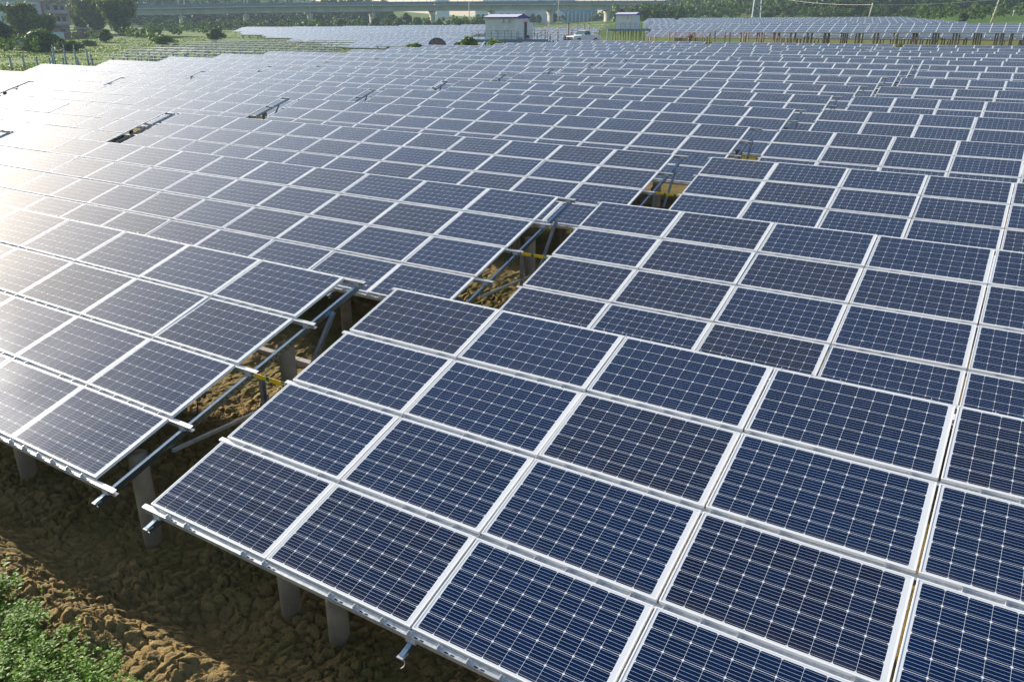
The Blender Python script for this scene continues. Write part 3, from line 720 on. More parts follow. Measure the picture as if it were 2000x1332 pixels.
# ------------------------------------------------------------------ people
MT['skin'] = mat("skin", (.34,.19,.12), .6); MT['shirtw'] = mat("white_shirt", (.72,.73,.76), .8); MT['shirtb'] = mat("dark_shirt", (.04,.05,.09), .8)
MT['trous'] = mat("dark_trousers", (.03,.035,.05), .85); MT['hely'] = mat("yellow_helmet", (.75,.55,.02), .35); MT['hatp'] = mat("purple_hat", (.34,.12,.36), .8)
def person(p, rz, bend, label, shirt, hat, hatname):
    """one skinned surface for the body; shirt, trousers and head wear as clothing"""
    t = empty("person", p, rz); tag(t, label, "person")
    c, s = math.cos(bend), math.sin(bend)
    def T(x, y, z):                                            # torso joints turn about the hips
        dz = z-.92; return (x, y*c - dz*s - 0, .92 + dz*c + y*s)
    J = [(0,0,.92), T(0,0,1.15), T(0,0,1.40), T(0,-.01,1.52), T(0,-.02,1.60), T(0,-.02,1.70),
         (-.10,0,.88), (-.11,-.03,.48), (-.11,.02,.08), (-.11,-.14,.04), (.10,0,.88), (.11,-.03,.48), (.11,.02,.08), (.11,-.14,.04),
         T(-.19,0,1.42), T(-.25,-.05,1.15), T(-.22,-.25,.98), T(-.21,-.33,.94), T(.19,0,1.42), T(.25,-.05,1.15), T(.22,-.25,.98), T(.21,-.33,.94)]
    E = [(0,1),(1,2),(2,3),(3,4),(4,5),(0,6),(6,7),(7,8),(8,9),(0,10),(10,11),(11,12),(12,13),(2,14),(14,15),(15,16),(16,17),(2,18),(18,19),(19,20),(20,21)]
    RD = [.15,.14,.15,.055,.085,.08,.09,.065,.045,.035,.09,.065,.045,.035,.065,.045,.035,.03,.065,.045,.035,.03]
    def skinned(name, idx, scale, mt, parent):
        me = bpy.data.meshes.new(name); mp = {k: i for i, k in enumerate(idx)}
        me.from_pydata([J[k] for k in idx], [(mp[a], mp[b_]) for a, b_ in E if a in mp and b_ in mp], []); me.materials.append(mt)
        o = link(name, me, parent); md = o.modifiers.new("skin", 'SKIN'); md.use_smooth_shade = True
        for k in idx: me.skin_vertices[0].data[mp[k]].radius = (RD[k]*scale, RD[k]*scale)
        me.skin_vertices[0].data[0].use_root = True
        o.modifiers.new("sub", 'SUBSURF').levels = 1; return o
    body = skinned("body", list(range(22)), 1.0, MT['skin'], t)
    skinned("shirt", [2,1,0,14,15,18,19], 1.10, shirt, t)
    skinned("trousers", [0,6,7,8,10,11,12], 1.12, MT['trous'], t)
    b = MB(); hc = Vector(T(0,-.02,1.71)); n = 12
    for k in range(n):
        for q in range(4):
            a0, a1 = 2*math.pi*k/n, 2*math.pi*(k+1)/n; e0, e1 = math.pi/2*q/4, math.pi/2*(q+1)/4
            P = lambda a, e: hc + Vector((.125*math.cos(a)*math.cos(e), .15*math.sin(a)*math.cos(e), .125*math.sin(e)))
            b.quad(P(a0,e0), P(a1,e0), P(a1,e1), P(a0,e1))
        P2 = lambda a, r: hc + Vector((.125*r*math.cos(a), .15*r*math.sin(a), 0 if r == 1 else -.02))
        b.quad(P2(a0,1.45), P2(a1,1.45), P2(a1,1), P2(a0,1))
    b.build(hatname, hat, t, True)
    for sx in (-1, 1):
        hnd = MB(); w = Vector(J[17 if sx < 0 else 21])
        for k in range(4): hnd.tube(w+Vector((sx*(.02-.013*k), -.02, 0)), w+Vector((sx*(.02-.013*k), -.085+.006*abs(k-1), -.035)), .008, .006, 6)
        hnd.tube(w+Vector((-sx*.03, 0, 0)), w+Vector((-sx*.045, -.05, -.005)), .009, .007, 6)
        hnd.build("fingers", MT['skin'], body)
p = on_ground(940.5, 106); p.z = zfor(84.5, 106)-1.50; person(p, R(160), R(38), "person in a white shirt bending over beside the large cabin", MT['shirtw'], MT['white'], "helmet")
p = on_ground(933.5, 106); p.z = zfor(86.5, 106)-1.62; person(p, R(200), R(30), "person with a yellow helmet working beside the large cabin", MT['shirtb'], MT['hely'], "helmet")
p = on_ground(1348.5, 124); p.z = zfor(66, 124)-1.80; person(p, R(20), R(4), "person in a purple sun hat among the piles of the right field", MT['shirtb'], MT['hatp'], "sun_hat")

# ------------------------------------------------------------------ railway viaduct
MT['vconc'] = mat("viaduct_concrete", (0.42, 0.43, 0.43), 0.85, 0, .12, .25); MT['vpier'] = mat("pier_concrete", (0.42, 0.40, 0.36), 0.85, 0, .15, .4)
MT['vrail'] = mat("parapet_panels", (0.15, 0.20, 0.25), 0.7, 0, .1, .6); MT['vdark'] = mat("bearing_shade", (.10,.10,.10), .8); MT['mast'] = mat("mast_steel", (.42,.52,.56), .5, .3)
ppx = [230,355,480,605,726,844,960,1075,1186,1295]; pzc = [388,390,394,399,406,414,424,434,446,459]
soff = [30.5,29.5,26.5,25,23.5,22.5,21.8,20.8,20,19.2]; base = [62,59,58,59,58,55,52,45,43,38]
via = empty("railway_viaduct", at(230, 60, 388)); tag(via, "long grey concrete railway viaduct crossing the whole background", "viaduct")
VO = via.location.copy()
tops = [at(a, s_, z) for a, s_, z in zip(ppx, soff, pzc)]
tops.insert(0, at(60, 32.5, 386)); endp = at(1338, 19, 464); tops.append(endp)
MB_ = None
for a, c_ in zip(tops[:-1], tops[1:]):
    d = (c_-a); d2 = Vector((d.x, d.y, 0)).normalized(); nrm = Vector((-d2.y, d2.x, 0))
    b = MB()
    A = a-VO + d*.002; B_ = c_-VO - d*.002
    for (o0, o1, z0, z1) in ((-2.6, 2.6, 0, 2.6), (-5.9, 5.9, 2.6, 3.05)):
        q = [A+nrm*o0+Vector((0,0,z0)), A+nrm*o1+Vector((0,0,z0)), A+nrm*o1+Vector((0,0,z1)), A+nrm*o0+Vector((0,0,z1))]; w = [B_+nrm*o0+Vector((0,0,z0)), B_+nrm*o1+Vector((0,0,z0)), B_+nrm*o1+Vector((0,0,z1)), B_+nrm*o0+Vector((0,0,z1))]
        for k in range(4): j = (k+1) % 4; b.quad(q[k], w[k], w[j], q[j])
        b.quad(*q); b.quad(*w[::-1])
    g_ = b.build("girder", MT['vconc'], via)
    for s in (-1, 1):
        b = MB(); b.bar(A+nrm*(s*5.8)+Vector((0,0,3.75)), B_+nrm*(s*5.8)+Vector((0,0,3.75)), .16, 1.4); b.build("parapet", MT['vrail'], g_)
    b = MB(); n = 8
    for k in range(n+1):
        q = A+(B_-A)*(k/n)+nrm*-5.9; b.box(q.x-.09, q.x+.09, q.y-.09, q.y+.09, q.z+3.05, q.z+4.9)
    b.build("railing_posts", MT['vrail'], g_)
for i, (px, zc, s_, by) in enumerate(zip(ppx, pzc, soff, base)):
    t_ = at(px, s_, zc)-VO; gb = gz(t_.x+VO.x, t_.y+VO.y)-VO.z-1
    d = (tops[i+2]-tops[i]); d2 = Vector((d.x, d.y, 0)).normalized(); nrm = Vector((-d2.y, d2.x, 0))
    b = MB()
    def ell(z, ra, rb, n=18): return [t_+d2*(ra*math.cos(2*math.pi*k/n))+nrm*(rb*math.sin(2*math.pi*k/n))+Vector((0,0,z)) for k in range(n)]
    secs = [ell(gb-t_.z, 1.35, 2.5), ell(-2.4, 1.35, 2.5), ell(-1.3, 1.65, 3.2), ell(-.45, 1.65, 3.2)]
    for u_, w_ in zip(secs[:-1], secs[1:]):
        for k in range(18): j = (k+1) % 18; b.quad(u_[k], u_[j], w_[j], w_[k])
    b.poly(secs[-1]); po = b.build("pier", MT['vpier'], via)
    b = MB()
    for s in (-1, 1):
        for s2 in (-1, 1): q = t_+d2*(s*.9)+nrm*(s2*1.8); b.box(q.x-.5, q.x+.5, q.y-.5, q.y+.5, q.z-.45, q.z+.0)
    b.build("bearings", MT['vdark'], po)
    for s in (-1, 1):
        b = MB(); q = t_+nrm*(s*5.3)+d2*.6; b.tube(q+Vector((0,0,3.05)), q+Vector((0,0,10.8)), .16, .13, 8); b.bar(q+Vector((0,0,9.4)), q-nrm*(s*3.0)+Vector((0,0,9.8)), .09, .09); b.bar(q+Vector((0,0,8.0)), q-nrm*(s*2.8)+Vector((0,0,9.0)), .07, .07)
        b.build("catenary_mast", MT['mast'], via)
    q = t_-nrm*3.1+d2*.2; b = MB(); b.bar(q+Vector((0,0,-2.4)), q+Vector((0,0,2.6)), .5, .5); b.build("drain_pipe", MT['mast'], via)
d = (tops[-1]-tops[-2]); d2 = Vector((d.x, d.y, 0)).normalized(); nrm = Vector((-d2.y, d2.x, 0)); q = tops[-1]-VO
b = MB(); p0 = q-d2*6; zb = -8.5
for s in (-1, 1):
    y = nrm*(s*5.7); b.poly([p0+y+Vector((0,0,2.6)), q+d2*22+y+Vector((0,0,2.6)), q+d2*22+y+Vector((0,0,zb)), p0+d2*4+y+Vector((0,0,zb))][::s])
b.quad(p0-nrm*5.7+Vector((0,0,2.6)), p0+nrm*5.7+Vector((0,0,2.6)), p0+d2*4+nrm*5.7+Vector((0,0,zb)), p0+d2*4-nrm*5.7+Vector((0,0,zb)))
b.quad(p0-nrm*5.7+Vector((0,0,2.6)), q+d2*22-nrm*5.7+Vector((0,0,2.6)), q+d2*22+nrm*5.7+Vector((0,0,2.6)), p0+nrm*5.7+Vector((0,0,2.6)))
b.build("abutment", MT['vpier'], via)

# ------------------------------------------------------------------ houses and works buildings
MT['wtile'] = mat("white_tile", (.52,.60,.68), .5, 0, .05, .4); MT['brick'] = mat("red_brick", (.27,.135,.105), .85, 0, .15, 1.2); MT['beige'] = mat("beige_render", (.44,.38,.31), .8, 0, .12, .5)
MT['wglass'] = mat("window_glass", (.03,.07,.10), .12); MT['teal'] = mat("teal_glass", (.02,.14,.16), .15); MT['greyw'] = mat("grey_wall", (.40,.42,.45), .8, 0, .1, .4)
MT['factory'] = mat("factory_white", (.62,.66,.72), .6, 0, .06, .1); MT['fblue'] = mat("factory_blue", (.06,.14,.34), .5); MT['fteal'] = mat("factory_teal", (.12,.28,.36), .5); MT['conc2'] = mat("weathered_concrete", (.36,.35,.33), .85, 0, .15, .8)
def face_cam(p): return math.atan2(CAM_C.y-p.y, CAM_C.x-p.x)+math.pi/2
class Bld:
    """building seen from its front (-y side)"""
    def __init__(s, name, p, rz, label, cat="house", group=None):
        s.t = empty(name, p, rz); tag(s.t, label, cat, group)
    def box(s, name, m_, *a, parent=None): b = MB(); b.box(*a); return b.build(name, m_, parent or s.t)
    def window(s, x, z, w, h, y=0.0, glass=None, fr=None, dep=.12):
        b = MB(); o = .10
        b.box(x-w/2-o, x-w/2, y-.09, y-.003, z-o, z+h+o); b.box(x+w/2, x+w/2+o, y-.09, y-.003, z-o, z+h+o); b.box(x-w/2, x+w/2, y-.09, y-.003, z-o, z); b.box(x-w/2, x+w/2, y-.09, y-.003, z+h, z+h+o); b.box(x-.03, x+.03, y-.07, y-.003, z, z+h)
        fo = b.build("window", fr or MT['greyw'], s.t)
        b = MB(); b.box(x-w/2, x-.03, y-.04, y-.004, z, z+h); b.box(x+.03, x+w/2, y-.04, y-.004, z, z+h); b.build("pane", glass or MT['wglass'], fo)
    def window_side(s, x, yc, z, w, h, glass=None):
        b = MB(); b.box(x+.003, x+.08, yc-w/2, yc+w/2, z, z+h); b.build("window", glass or MT['wglass'], s.t)
p = on_ground(34, 262); rz = face_cam(p)+R(-14)
B1 = Bld("tiled_house", p, rz, "white tiled four storey house at the left edge of the photo")
HT = zfor(3, 262)-p.z
B1.box("wall", MT['wtile'], -9, 6.2, 0, 9, 3.6, HT); B1.box("ground_floor", MT['brick'], -8.8, 6.0, .3, 8.7, 0, 3.6)
B1.box("corner_pier", MT['wtile'], 5.6, 6.2, 0, .3, 0, 3.6); B1.box("cornice", MT['greyw'], -9.4, 6.6, -.4, 9.4, HT, HT+.7); B1.box("string_course", MT['greyw'], -9.1, 6.3, -.12, -.005, HT-1.3, HT-1.05)
for z in (4.9, 8.3, 11.6):
    if z+1.6 > HT-1.3: continue
    for x in (-6.5, -3.2, -.6, 3.9): B1.window(x, z, 1.25, 1.7, glass=MT['teal'])
    for yc in (2.5, 6): B1.window_side(6.2, yc, z, 1.2, 1.6)
p = on_ground(103, 275); rz = face_cam(p)+R(10)
B2 = Bld("brick_house", p, rz, "unfinished red brick house with balconies, right of the white house")
HT = zfor(7, 275)-p.z
B2.box("wall", MT['brick'], -6.3, -1.6, .6, 9, 0, HT); B2.box("facade", MT['beige'], -1.6, 5.8, 1.6, 9, 0, HT-1.2); B2.box("roof", MT['brick'], -6.6, 5.9, .2, 9.2, HT, HT+.5); B2.box("roof_storey", MT['beige'], -3.4, -.4, 2.2, 6, HT+.5, HT+3)
k = 0
for z in (3.4, 7.0):
    if z > HT-2: continue
    so = B2.box("balcony_slab", MT['conc2'], -1.6, 6.2, -.3, 1.6, z, z+.28)
    B2.box("balustrade", MT['greyw'], -1.5, 6.1, -.28, -.14, z+.28, z+1.15, parent=so)
    B2.window(.1, z+.5, 1.1, 2.0, 1.6); B2.window(4.5, z+.9, 1.1, 1.7, 1.6); B2.box("dark_doorway", MT['dark'], 1.9, 3.2, 1.54, 1.595, z+.3, z+2.7)
B2.box("column", MT['beige'], 1.2, 1.6, -.25, .1, 3.7, HT-1.25); B2.box("column", MT['beige'], 5.6, 6.0, -.25, .1, 3.7, HT-1.25)
B2.box("canopy", MT['brick'], -.5, 6.8, -2.2, -.3, 2.6, 2.8); B2.window(3.4, .6, 1.6, 1.5, 1.6)
def wall(px0, px1, zc0, zc1, h, m_, label, name="brick_wall", cap=None):
    a, c_ = on_ground(px0, zc0), on_ground(px1, zc1); d = c_-a; t = empty(name, a, math.atan2(d.y, d.x)); tag(t, label, "wall"); L = Vector((d.x, d.y)).length
    dz = d.z
    b = MB(); n = max(2, int(L/3))
    for k in range(n): x0, x1 = L*k/n, L*(k+1)/n; b.box(x0, x1-.003, -.12, .12, dz*k/n-.8, dz*k/n+h)
    b.build("masonry", m_, t)
    b = MB()
    for k in range(n): x0, x1 = L*k/n, L*(k+1)/n; b.box(x0, x1-.003, -.17, .17, dz*k/n+h+.002, dz*k/n+h+.12)
    b.build("coping", cap or MT['greyw'], t)
wall(100, 123, 240, 242, 2.1, MT['wtile'], "short white rendered wall below the brick house"); wall(123, 159, 243, 250, 1.9, MT['brick'], "red brick yard wall right of the white wall")
wall(171, 195, 252, 256, 1.9, MT['brick'], "low brick wall farthest right, beside the bamboo"); wall(18, 42, 205, 207, 1.1, MT['greyw'], "low grey wall at the left under the dark tree")
p = on_ground(165, 254); S1 = Bld("brick_shed", p, face_cam(p), "small brick shed with a flat roof between the yard walls", "shed"); S1.box("wall", MT['brick'], -1.7, 1.7, 0, 3, 0, 2.6); S1.box("roof", MT['greyw'], -2.6, 2.2, -.4, 3.3, 2.6, 2.8); S1.box("door", MT['dark'], -.5, .5, -.03, -.004, 0, 2.0)
def works(name, px, zc, w, dpt, ytop, m_, label, roofm, wins=0, rz=0, zb=None):
    p = on_ground(px, zc);
    if zb is not None: p.z = min(p.z, zb)
    b_ = Bld(name, p, face_cam(p)+rz, label, "works building"); h = zfor(ytop, zc)-p.z
    b_.box("wall", m_, -w/2, w/2, 0, dpt, -3, h); b_.box("roof", roofm, -w/2-.6, w/2+.6, -.6, dpt+.6, h, h+.9)
    for k in range(wins):
        x = -w/2+w*(k+.5)/wins; b_.window(x, max(1, h*.45), w/wins*.5, min(2.2, h*.3), glass=MT['wglass'], fr=MT['fblue'])
    return b_
works("factory_hall", 1030, 560, 62, 30, -6, MT['factory'], "long white factory hall rising behind the viaduct", MT['fblue'], 7)
works("factory_hall", 1090, 545, 22, 20, 0.5, MT['factory'], "lower white factory wing with blue roof edge behind the viaduct", MT['fblue'], 4)
works("factory_hall", 866, 560, 9, 10, -1, MT['factory'], "small pale block standing above the viaduct left of the factory", MT['greyw'], 3)
works("white_workshop", 1000, 470, 16, 12, 19, MT['factory'], "white workshop seen under the viaduct behind the large cabin", MT['greyw'], 4)
works("white_workshop", 1042, 475, 19, 12, 19.5, MT['factory'], "wide white workshop seen under the viaduct right of the large cabin roof", MT['greyw'], 0)
works("white_workshop", 944, 470, 9, 9, 21, MT['factory'], "narrow white workshop seen under the viaduct left of the large cabin roof", MT['greyw'], 3)
tb = works("teal_hall", 1132, 490, 21, 14, 17, MT['fteal'], "teal hall with pale columns seen under the viaduct", MT['fteal'], 0)
for k in range(9): tb.box("column", MT['factory'], -10+2.4*k, -9.4+2.4*k, -.6, -.01, 0, 5.2+(.9 if k % 2 else 0))
p = on_ground(930, 452); t = empty("boundary_wall", p, face_cam(p)); tag(t, "white posted boundary wall on the slope left of the large cabin", "wall")
b = MB(); b.box(-8, 8, 0, .25, -1, .9); b.build("masonry", MT['conc2'], t)
for k in range(7): b = MB(); b.box(-8+2.5*k, -7.4+2.5*k, -.1, .35, .9, 4.5); b.build("post", MT['factory'], t)
# pale road winding down the slope
pts = [at(x_, y_, z_) for x_, y_, z_ in ((886,31,345),(915,36,335),(898,43,300),(915,47,285),(950,48,280))]
b = MB()
for a, c_ in zip(pts[:-1], pts[1:]):
    d = Vector(((c_-a).x, (c_-a).y, 0)).normalized(); nrm = Vector((-d.y, d.x, 0)); n = 6
    for k in range(n):
        q0 = a.lerp(c_, k/n); q1 = a.lerp(c_, (k+1)/n)
        def dn(q, s): v = q+nrm*s*1.6; return Vector((v.x, v.y, gz(v.x, v.y)+.06))
        b.quad(dn(q0,-1), dn(q1,-1), dn(q1,1), dn(q0,1))
tag(b.build("path", MT['conc2']), kind="structure")

# ------------------------------------------------------------------ pylon, poles, wires
MT['pyl'] = mat("pylon_steel", (.34,.42,.50), .5, .4); MT['pole'] = mat("concrete_pole", (.52,.48,.43), .8); MT['wire'] = mat("wire", (.55,.54,.52), .5)
p = on_ground(1474, 300); py = empty("lattice_pylon", p, R(20)); tag(py, "blue grey lattice pylon standing at the far edge of the panels", "pylon")
b = MB(); hb = 26.0
def leg(k, z): w = 1.55*(1-z/hb)+.35*(z/hb); sx, sy = ((-1,-1),(1,-1),(1,1),(-1,1))[k % 4]; return Vector((sx*w, sy*w, z))
for k in range(4):
    lb = MB(); lb.bar(leg(k,-.5), leg(k,hb), .16, .16); lb.build("leg", MT['pyl'], py)
zs = [0,2.6,5.0,7.3,9.4,11.4,13.3,15.1,16.8,18.4,20,21.5,23,24.4,25.7]
for z0_, z1_ in zip(zs[:-1], zs[1:]):
    for k in range(4): b.bar(leg(k,z0_), leg(k+1,z1_), .08, .08); b.bar(leg(k+1,z0_), leg(k,z1_), .08, .08); b.bar(leg(k,z1_), leg(k+1,z1_), .08, .08)
b.build("lattice", MT['pyl'], py)
for z in (20, 23, 25.7): b = MB(); b.bar((-4,0,z), (4,0,z), .2, .25); b.build("cross_arm", MT['pyl'], py)
def pole(px, zc, ybase, ytop, lean, label):
    p = on_ground(px, zc); p.z = min(p.z, zfor(ybase, zc)) if ybase else p.z
    t = empty("utility_pole", p); tag(t, label, "utility pole", "utility poles"); h = zfor(ytop, zc)-p.z
    top = CR*lean + Vector((0,0,h)); b = MB(); b.tube((0,0,-.3), top, .20, .12, 10); b.build("shaft", MT['pole'], t, True)
    b = MB(); d = Vector((-.3,1,0)).normalized(); q = top*.94; b.bar(q-d*.9, q+d*.9, .10, .10); b.build("cross_arm", MT['pyl'], t)
    for s in (-.8, .8): b = MB(); b.tube(q+d*s+Vector((0,0,.05)), q+d*s+Vector((0,0,.3)), .05, .035, 8); b.build("insulator", MT['white'], t)
    return p+top
P1 = pole(1692, 232, None, 7.5, .7, "leaning concrete utility pole in front of the dark forest")
P2 = pole(1932, 215, None, -8, 1.2, "tall leaning utility pole at the right, reaching out of frame")
P3 = pole(1972, 260, None, 22, .1, "short distant utility pole farthest right")
P4 = pole(1090, 330, None, 2, .0, "slim utility pole behind the large cabin, under the sagging wires")
P5 = pole(917, 330, None, 5, .0, "slim utility pole by the winding path left of the cabin")
P6 = at(1480, -12, 300)
def wire(a, c_, sag, label, n=14):
    pts = [a.lerp(c_, k/n)-Vector((0,0,sag*4*(k/n)*(1-k/n))) for k in range(n+1)]
    b = MB(); b.path(pts, .035, 5); o = b.build("power_line", MT['wire']); tag(o, label, "power line", "power lines")
wire(P1+Vector((0,0,-.4)), P2+Vector((0,0,-1)), .5, "pale power line between the two right hand poles, lower strand"); wire(P1+Vector((0,0,1.5)), P2+Vector((0,0,1.2)), .3, "thin upper power line above the two right hand poles")
wire(P6, P1+Vector((0,0,-.4)), 1.2, "pale power line from the pylon to the leaning pole"); wire(P5, P4, 4.3, "sagging pale power line crossing in front of the viaduct, upper strand"); wire(P5+Vector((0,0,-.9)), P4+Vector((0,0,-.5)), 5.0, "sagging pale power line crossing in front of the viaduct, lower strand")
wire(P2+Vector((0,0,-.8)), at(2150, -5, 215), .6, "power line leaving the photo at the right edge")

# ------------------------------------------------------------------ trees
def leafmat(name, c1, c2, tr=0.25):
    M = bpy.data.materials.new(name); M.use_nodes = True; g = NG(M); n, l = g.n, g.l; b = n["Principled BSDF"]
    a = n.new("ShaderNodeAttribute"); a.attribute_name = "tint"; sp = n.new("ShaderNodeSeparateColor"); l.new(a.outputs["Color"], sp.inputs[0])
    c = g.mix(sp.outputs[0], c1, c2); l.new(c, b.inputs["Base Color"]); b.inputs["Roughness"].default_value = .6; b.inputs["Specular IOR Level"].default_value = .25
    t = n.new("ShaderNodeBsdfTranslucent"); l.new(c, t.inputs[0]); mx = n.new("ShaderNodeMixShader"); mx.inputs[0].default_value = tr
    l.new(b.outputs[0], mx.inputs[1]); l.new(t.outputs[0], mx.inputs[2]); l.new(mx.outputs[0], n["Material Output"].inputs[0]); return M
LM = {'green': leafmat("broad_leaves", (.036,.085,.012), (.12,.19,.028)), 'dark': leafmat("dark_leaves", (.022,.058,.018), (.065,.12,.028)),
      'bamboo': leafmat("bamboo_leaves", (.065,.11,.022), (.20,.22,.055)), 'forest': leafmat("forest_leaves", (.020,.056,.022), (.065,.115,.030)), 'light': leafmat("light_leaves", (.075,.145,.012), (.17,.26,.024)),
      'weed': leafmat("weed_leaves", (.065,.18,.010), (.21,.38,.028), .35)}
MT['bark'] = mat("bark", (.11,.085,.06), .9, 0, .2, 4); MT['culm'] = mat("bamboo_culm", (.20,.20,.07), .6)
def leaf_quads(C, size, r_, nrm=None, aspect=1.6):
    n = len(C); a = r_.normal(size=(n,3)); 
    if nrm is not None: a = a*0.8+nrm*1.0
    a /= np.linalg.norm(a, axis=1, keepdims=True)+1e-9
    t = r_.normal(size=(n,3)); u = np.cross(a, t); u /= np.linalg.norm(u, axis=1, keepdims=True)+1e-9; w = np.cross(a, u)
    s = (size*(.6+.8*r_.random(n)))[:, None] if np.ndim(size) == 0 else (size*(.6+.8*r_.random(n)))[:, None]
    u = u*s*aspect*.5; w = w*s*.5
    V = np.stack([C-u, C+w*.9, C+u, C-w*.9], 1).reshape(-1, 3); F = np.arange(4*n).reshape(n, 4); return V, F
def tinted(name, V, F, tint, mt):
    me = arrmesh(name, V, F, mt); ca = me.color_attributes.new("tint", 'FLOAT_COLOR', 'POINT'); k = len(V)//len(tint)
    c = np.repeat(tint, k); ca.data.foreach_set("color", np.stack([c, c, c, np.ones_like(c)], 1).astype(np.float32).ravel()); return me
def crown_pts(r_, n, rad, hgt, base, blobs):
    """points on many uneven lobes, leaving holes between them"""
    C, N, T = [], [], []
    for k in range(blobs):
        a = r_.random()*6.28; q = math.sqrt(r_.random())*.62; zz = r_.random()
        prof = math.sin(math.pi*min(1, .18+.80*zz))
        c = np.array([math.cos(a)*q*rad*prof*1.15, math.sin(a)*q*rad*prof*1.15, base+hgt*(.08+.80*zz)])
        br = rad*(.22+.24*r_.random()); m_ = n//blobs
        d = r_.normal(size=(m_,3)); d /= np.linalg.norm(d, axis=1, keepdims=True); rr = br*(.55+.5*r_.random(m_)**.5)
        P = c+d*rr[:, None]*np.array([1,1,.8]); C.append(P); N.append(d); T.append(np.clip(.15+.45*r_.random()+.35*r_.random(m_), 0, 1))
    return np.concatenate(C), np.concatenate(N), np.concatenate(T)
def tree_meshes(seed, kind, rad, hgt, n, leaf, blobs, trunk):
    r_ = np.random.default_rng(seed); C, N, T = crown_pts(r_, n, rad, hgt, trunk, blobs)
    V, F = leaf_quads(C, leaf, r_, N); crown = tinted("crown", V, F, T, LM[kind])
    b = MB(); b.tube((0,0,-.5), (0.1,0,trunk+hgt*.35), rad*.075, rad*.04, 8)
    for k in range(5):
        a = k*1.25+.3; b.tube((0.05,0,trunk*.8+hgt*.1), (math.cos(a)*rad*.5, math.sin(a)*rad*.5, trunk+hgt*(.4+.06*k)), rad*.035, rad*.012, 6)
    return crown, b.mesh("trunk", MT['bark'], True)
def bamboo_meshes(seed, rad, hgt, stems, per, leaf):
    r_ = np.random.default_rng(seed); C, T = [], []; b = MB()
    for k in range(stems):
        a = r_.random()*6.28; lean = (.25+.75*r_.random())*rad; h = hgt*(.62+.38*r_.random()); p0 = np.array([math.cos(a), math.sin(a), 0])*rad*.22*r_.random()
        dirv = np.array([math.cos(a), math.sin(a), 0]); pts = []
        for s_ in np.linspace(0, 1, 7): pts.append(p0+dirv*lean*s_**2.2+np.array([0,0,h*(s_-.16*s_**4)]))
        b.path([Vector(q) for q in pts], .05, 5)
        tt = r_.random()
        for _ in range(per):
            s_ = .18+.82*r_.random()**.8; q = p0+dirv*lean*s_**2.2+np.array([0,0,h*(s_-.16*s_**4)]); C.append(q+r_.normal(size=3)*np.array([.55,.55,.5])*(rad*.12+.25)); T.append(min(1, max(0, .1+.55*tt*.7+.5*s_*r_.random())))
    C = np.array(C); V, F = leaf_quads(C, leaf, r_, None, 2.6); return tinted("crown", V, F, np.array(T), LM['bamboo']), b.mesh("culms", MT['culm'], True)
TM = {'round': [tree_meshes(1+i, 'green', 3.2, 5.0, 3000, .42, 26, .9) for i in range(3)], 'dark': [tree_meshes(31+i, 'dark', 3.4, 7.0, 3000, .45, 26, 1.6) for i in range(2)],
      'bush': [tree_meshes(51+i, 'light', 2.4, 2.6, 1800, .34, 20, .1) for i in range(3)], 'tall': [tree_meshes(71+i, 'dark', 2.4, 8.5, 2600, .45, 26, 2.5) for i in range(2)],
      'bamboo': [bamboo_meshes(81+i, 4.0, 10.5, 46, 110, .62) for i in range(3)], 'shrub': [tree_meshes(91+i, 'green', 3.4, 3.4, 3600, .30, 30, .2) for i in range(2)]}
def tree(name, kind, i, px, zc, h, label, group=None, cat="tree", sw=1.0, dz=0.0):
    p = on_ground(px, zc); p.z += dz-.1
    cm, tm = TM[kind][i % len(TM[kind])]; H0 = {'round':5.9,'dark':8.6,'bush':2.7,'tall':11,'bamboo':9.2,'shrub':3.6}[kind]; s = h/H0
    t = empty(name, p, rng.uniform(0, 6.28)); tag(t, label, cat, group)
    for nm, me_ in (("crown", cm), ("culms" if kind == 'bamboo' else "trunk", tm)):
        o = link(nm, me_, t); o.scale = (s*sw, s*sw, s)
def hpx(y0, y1, zc): return zheight(y1-y0, zc)
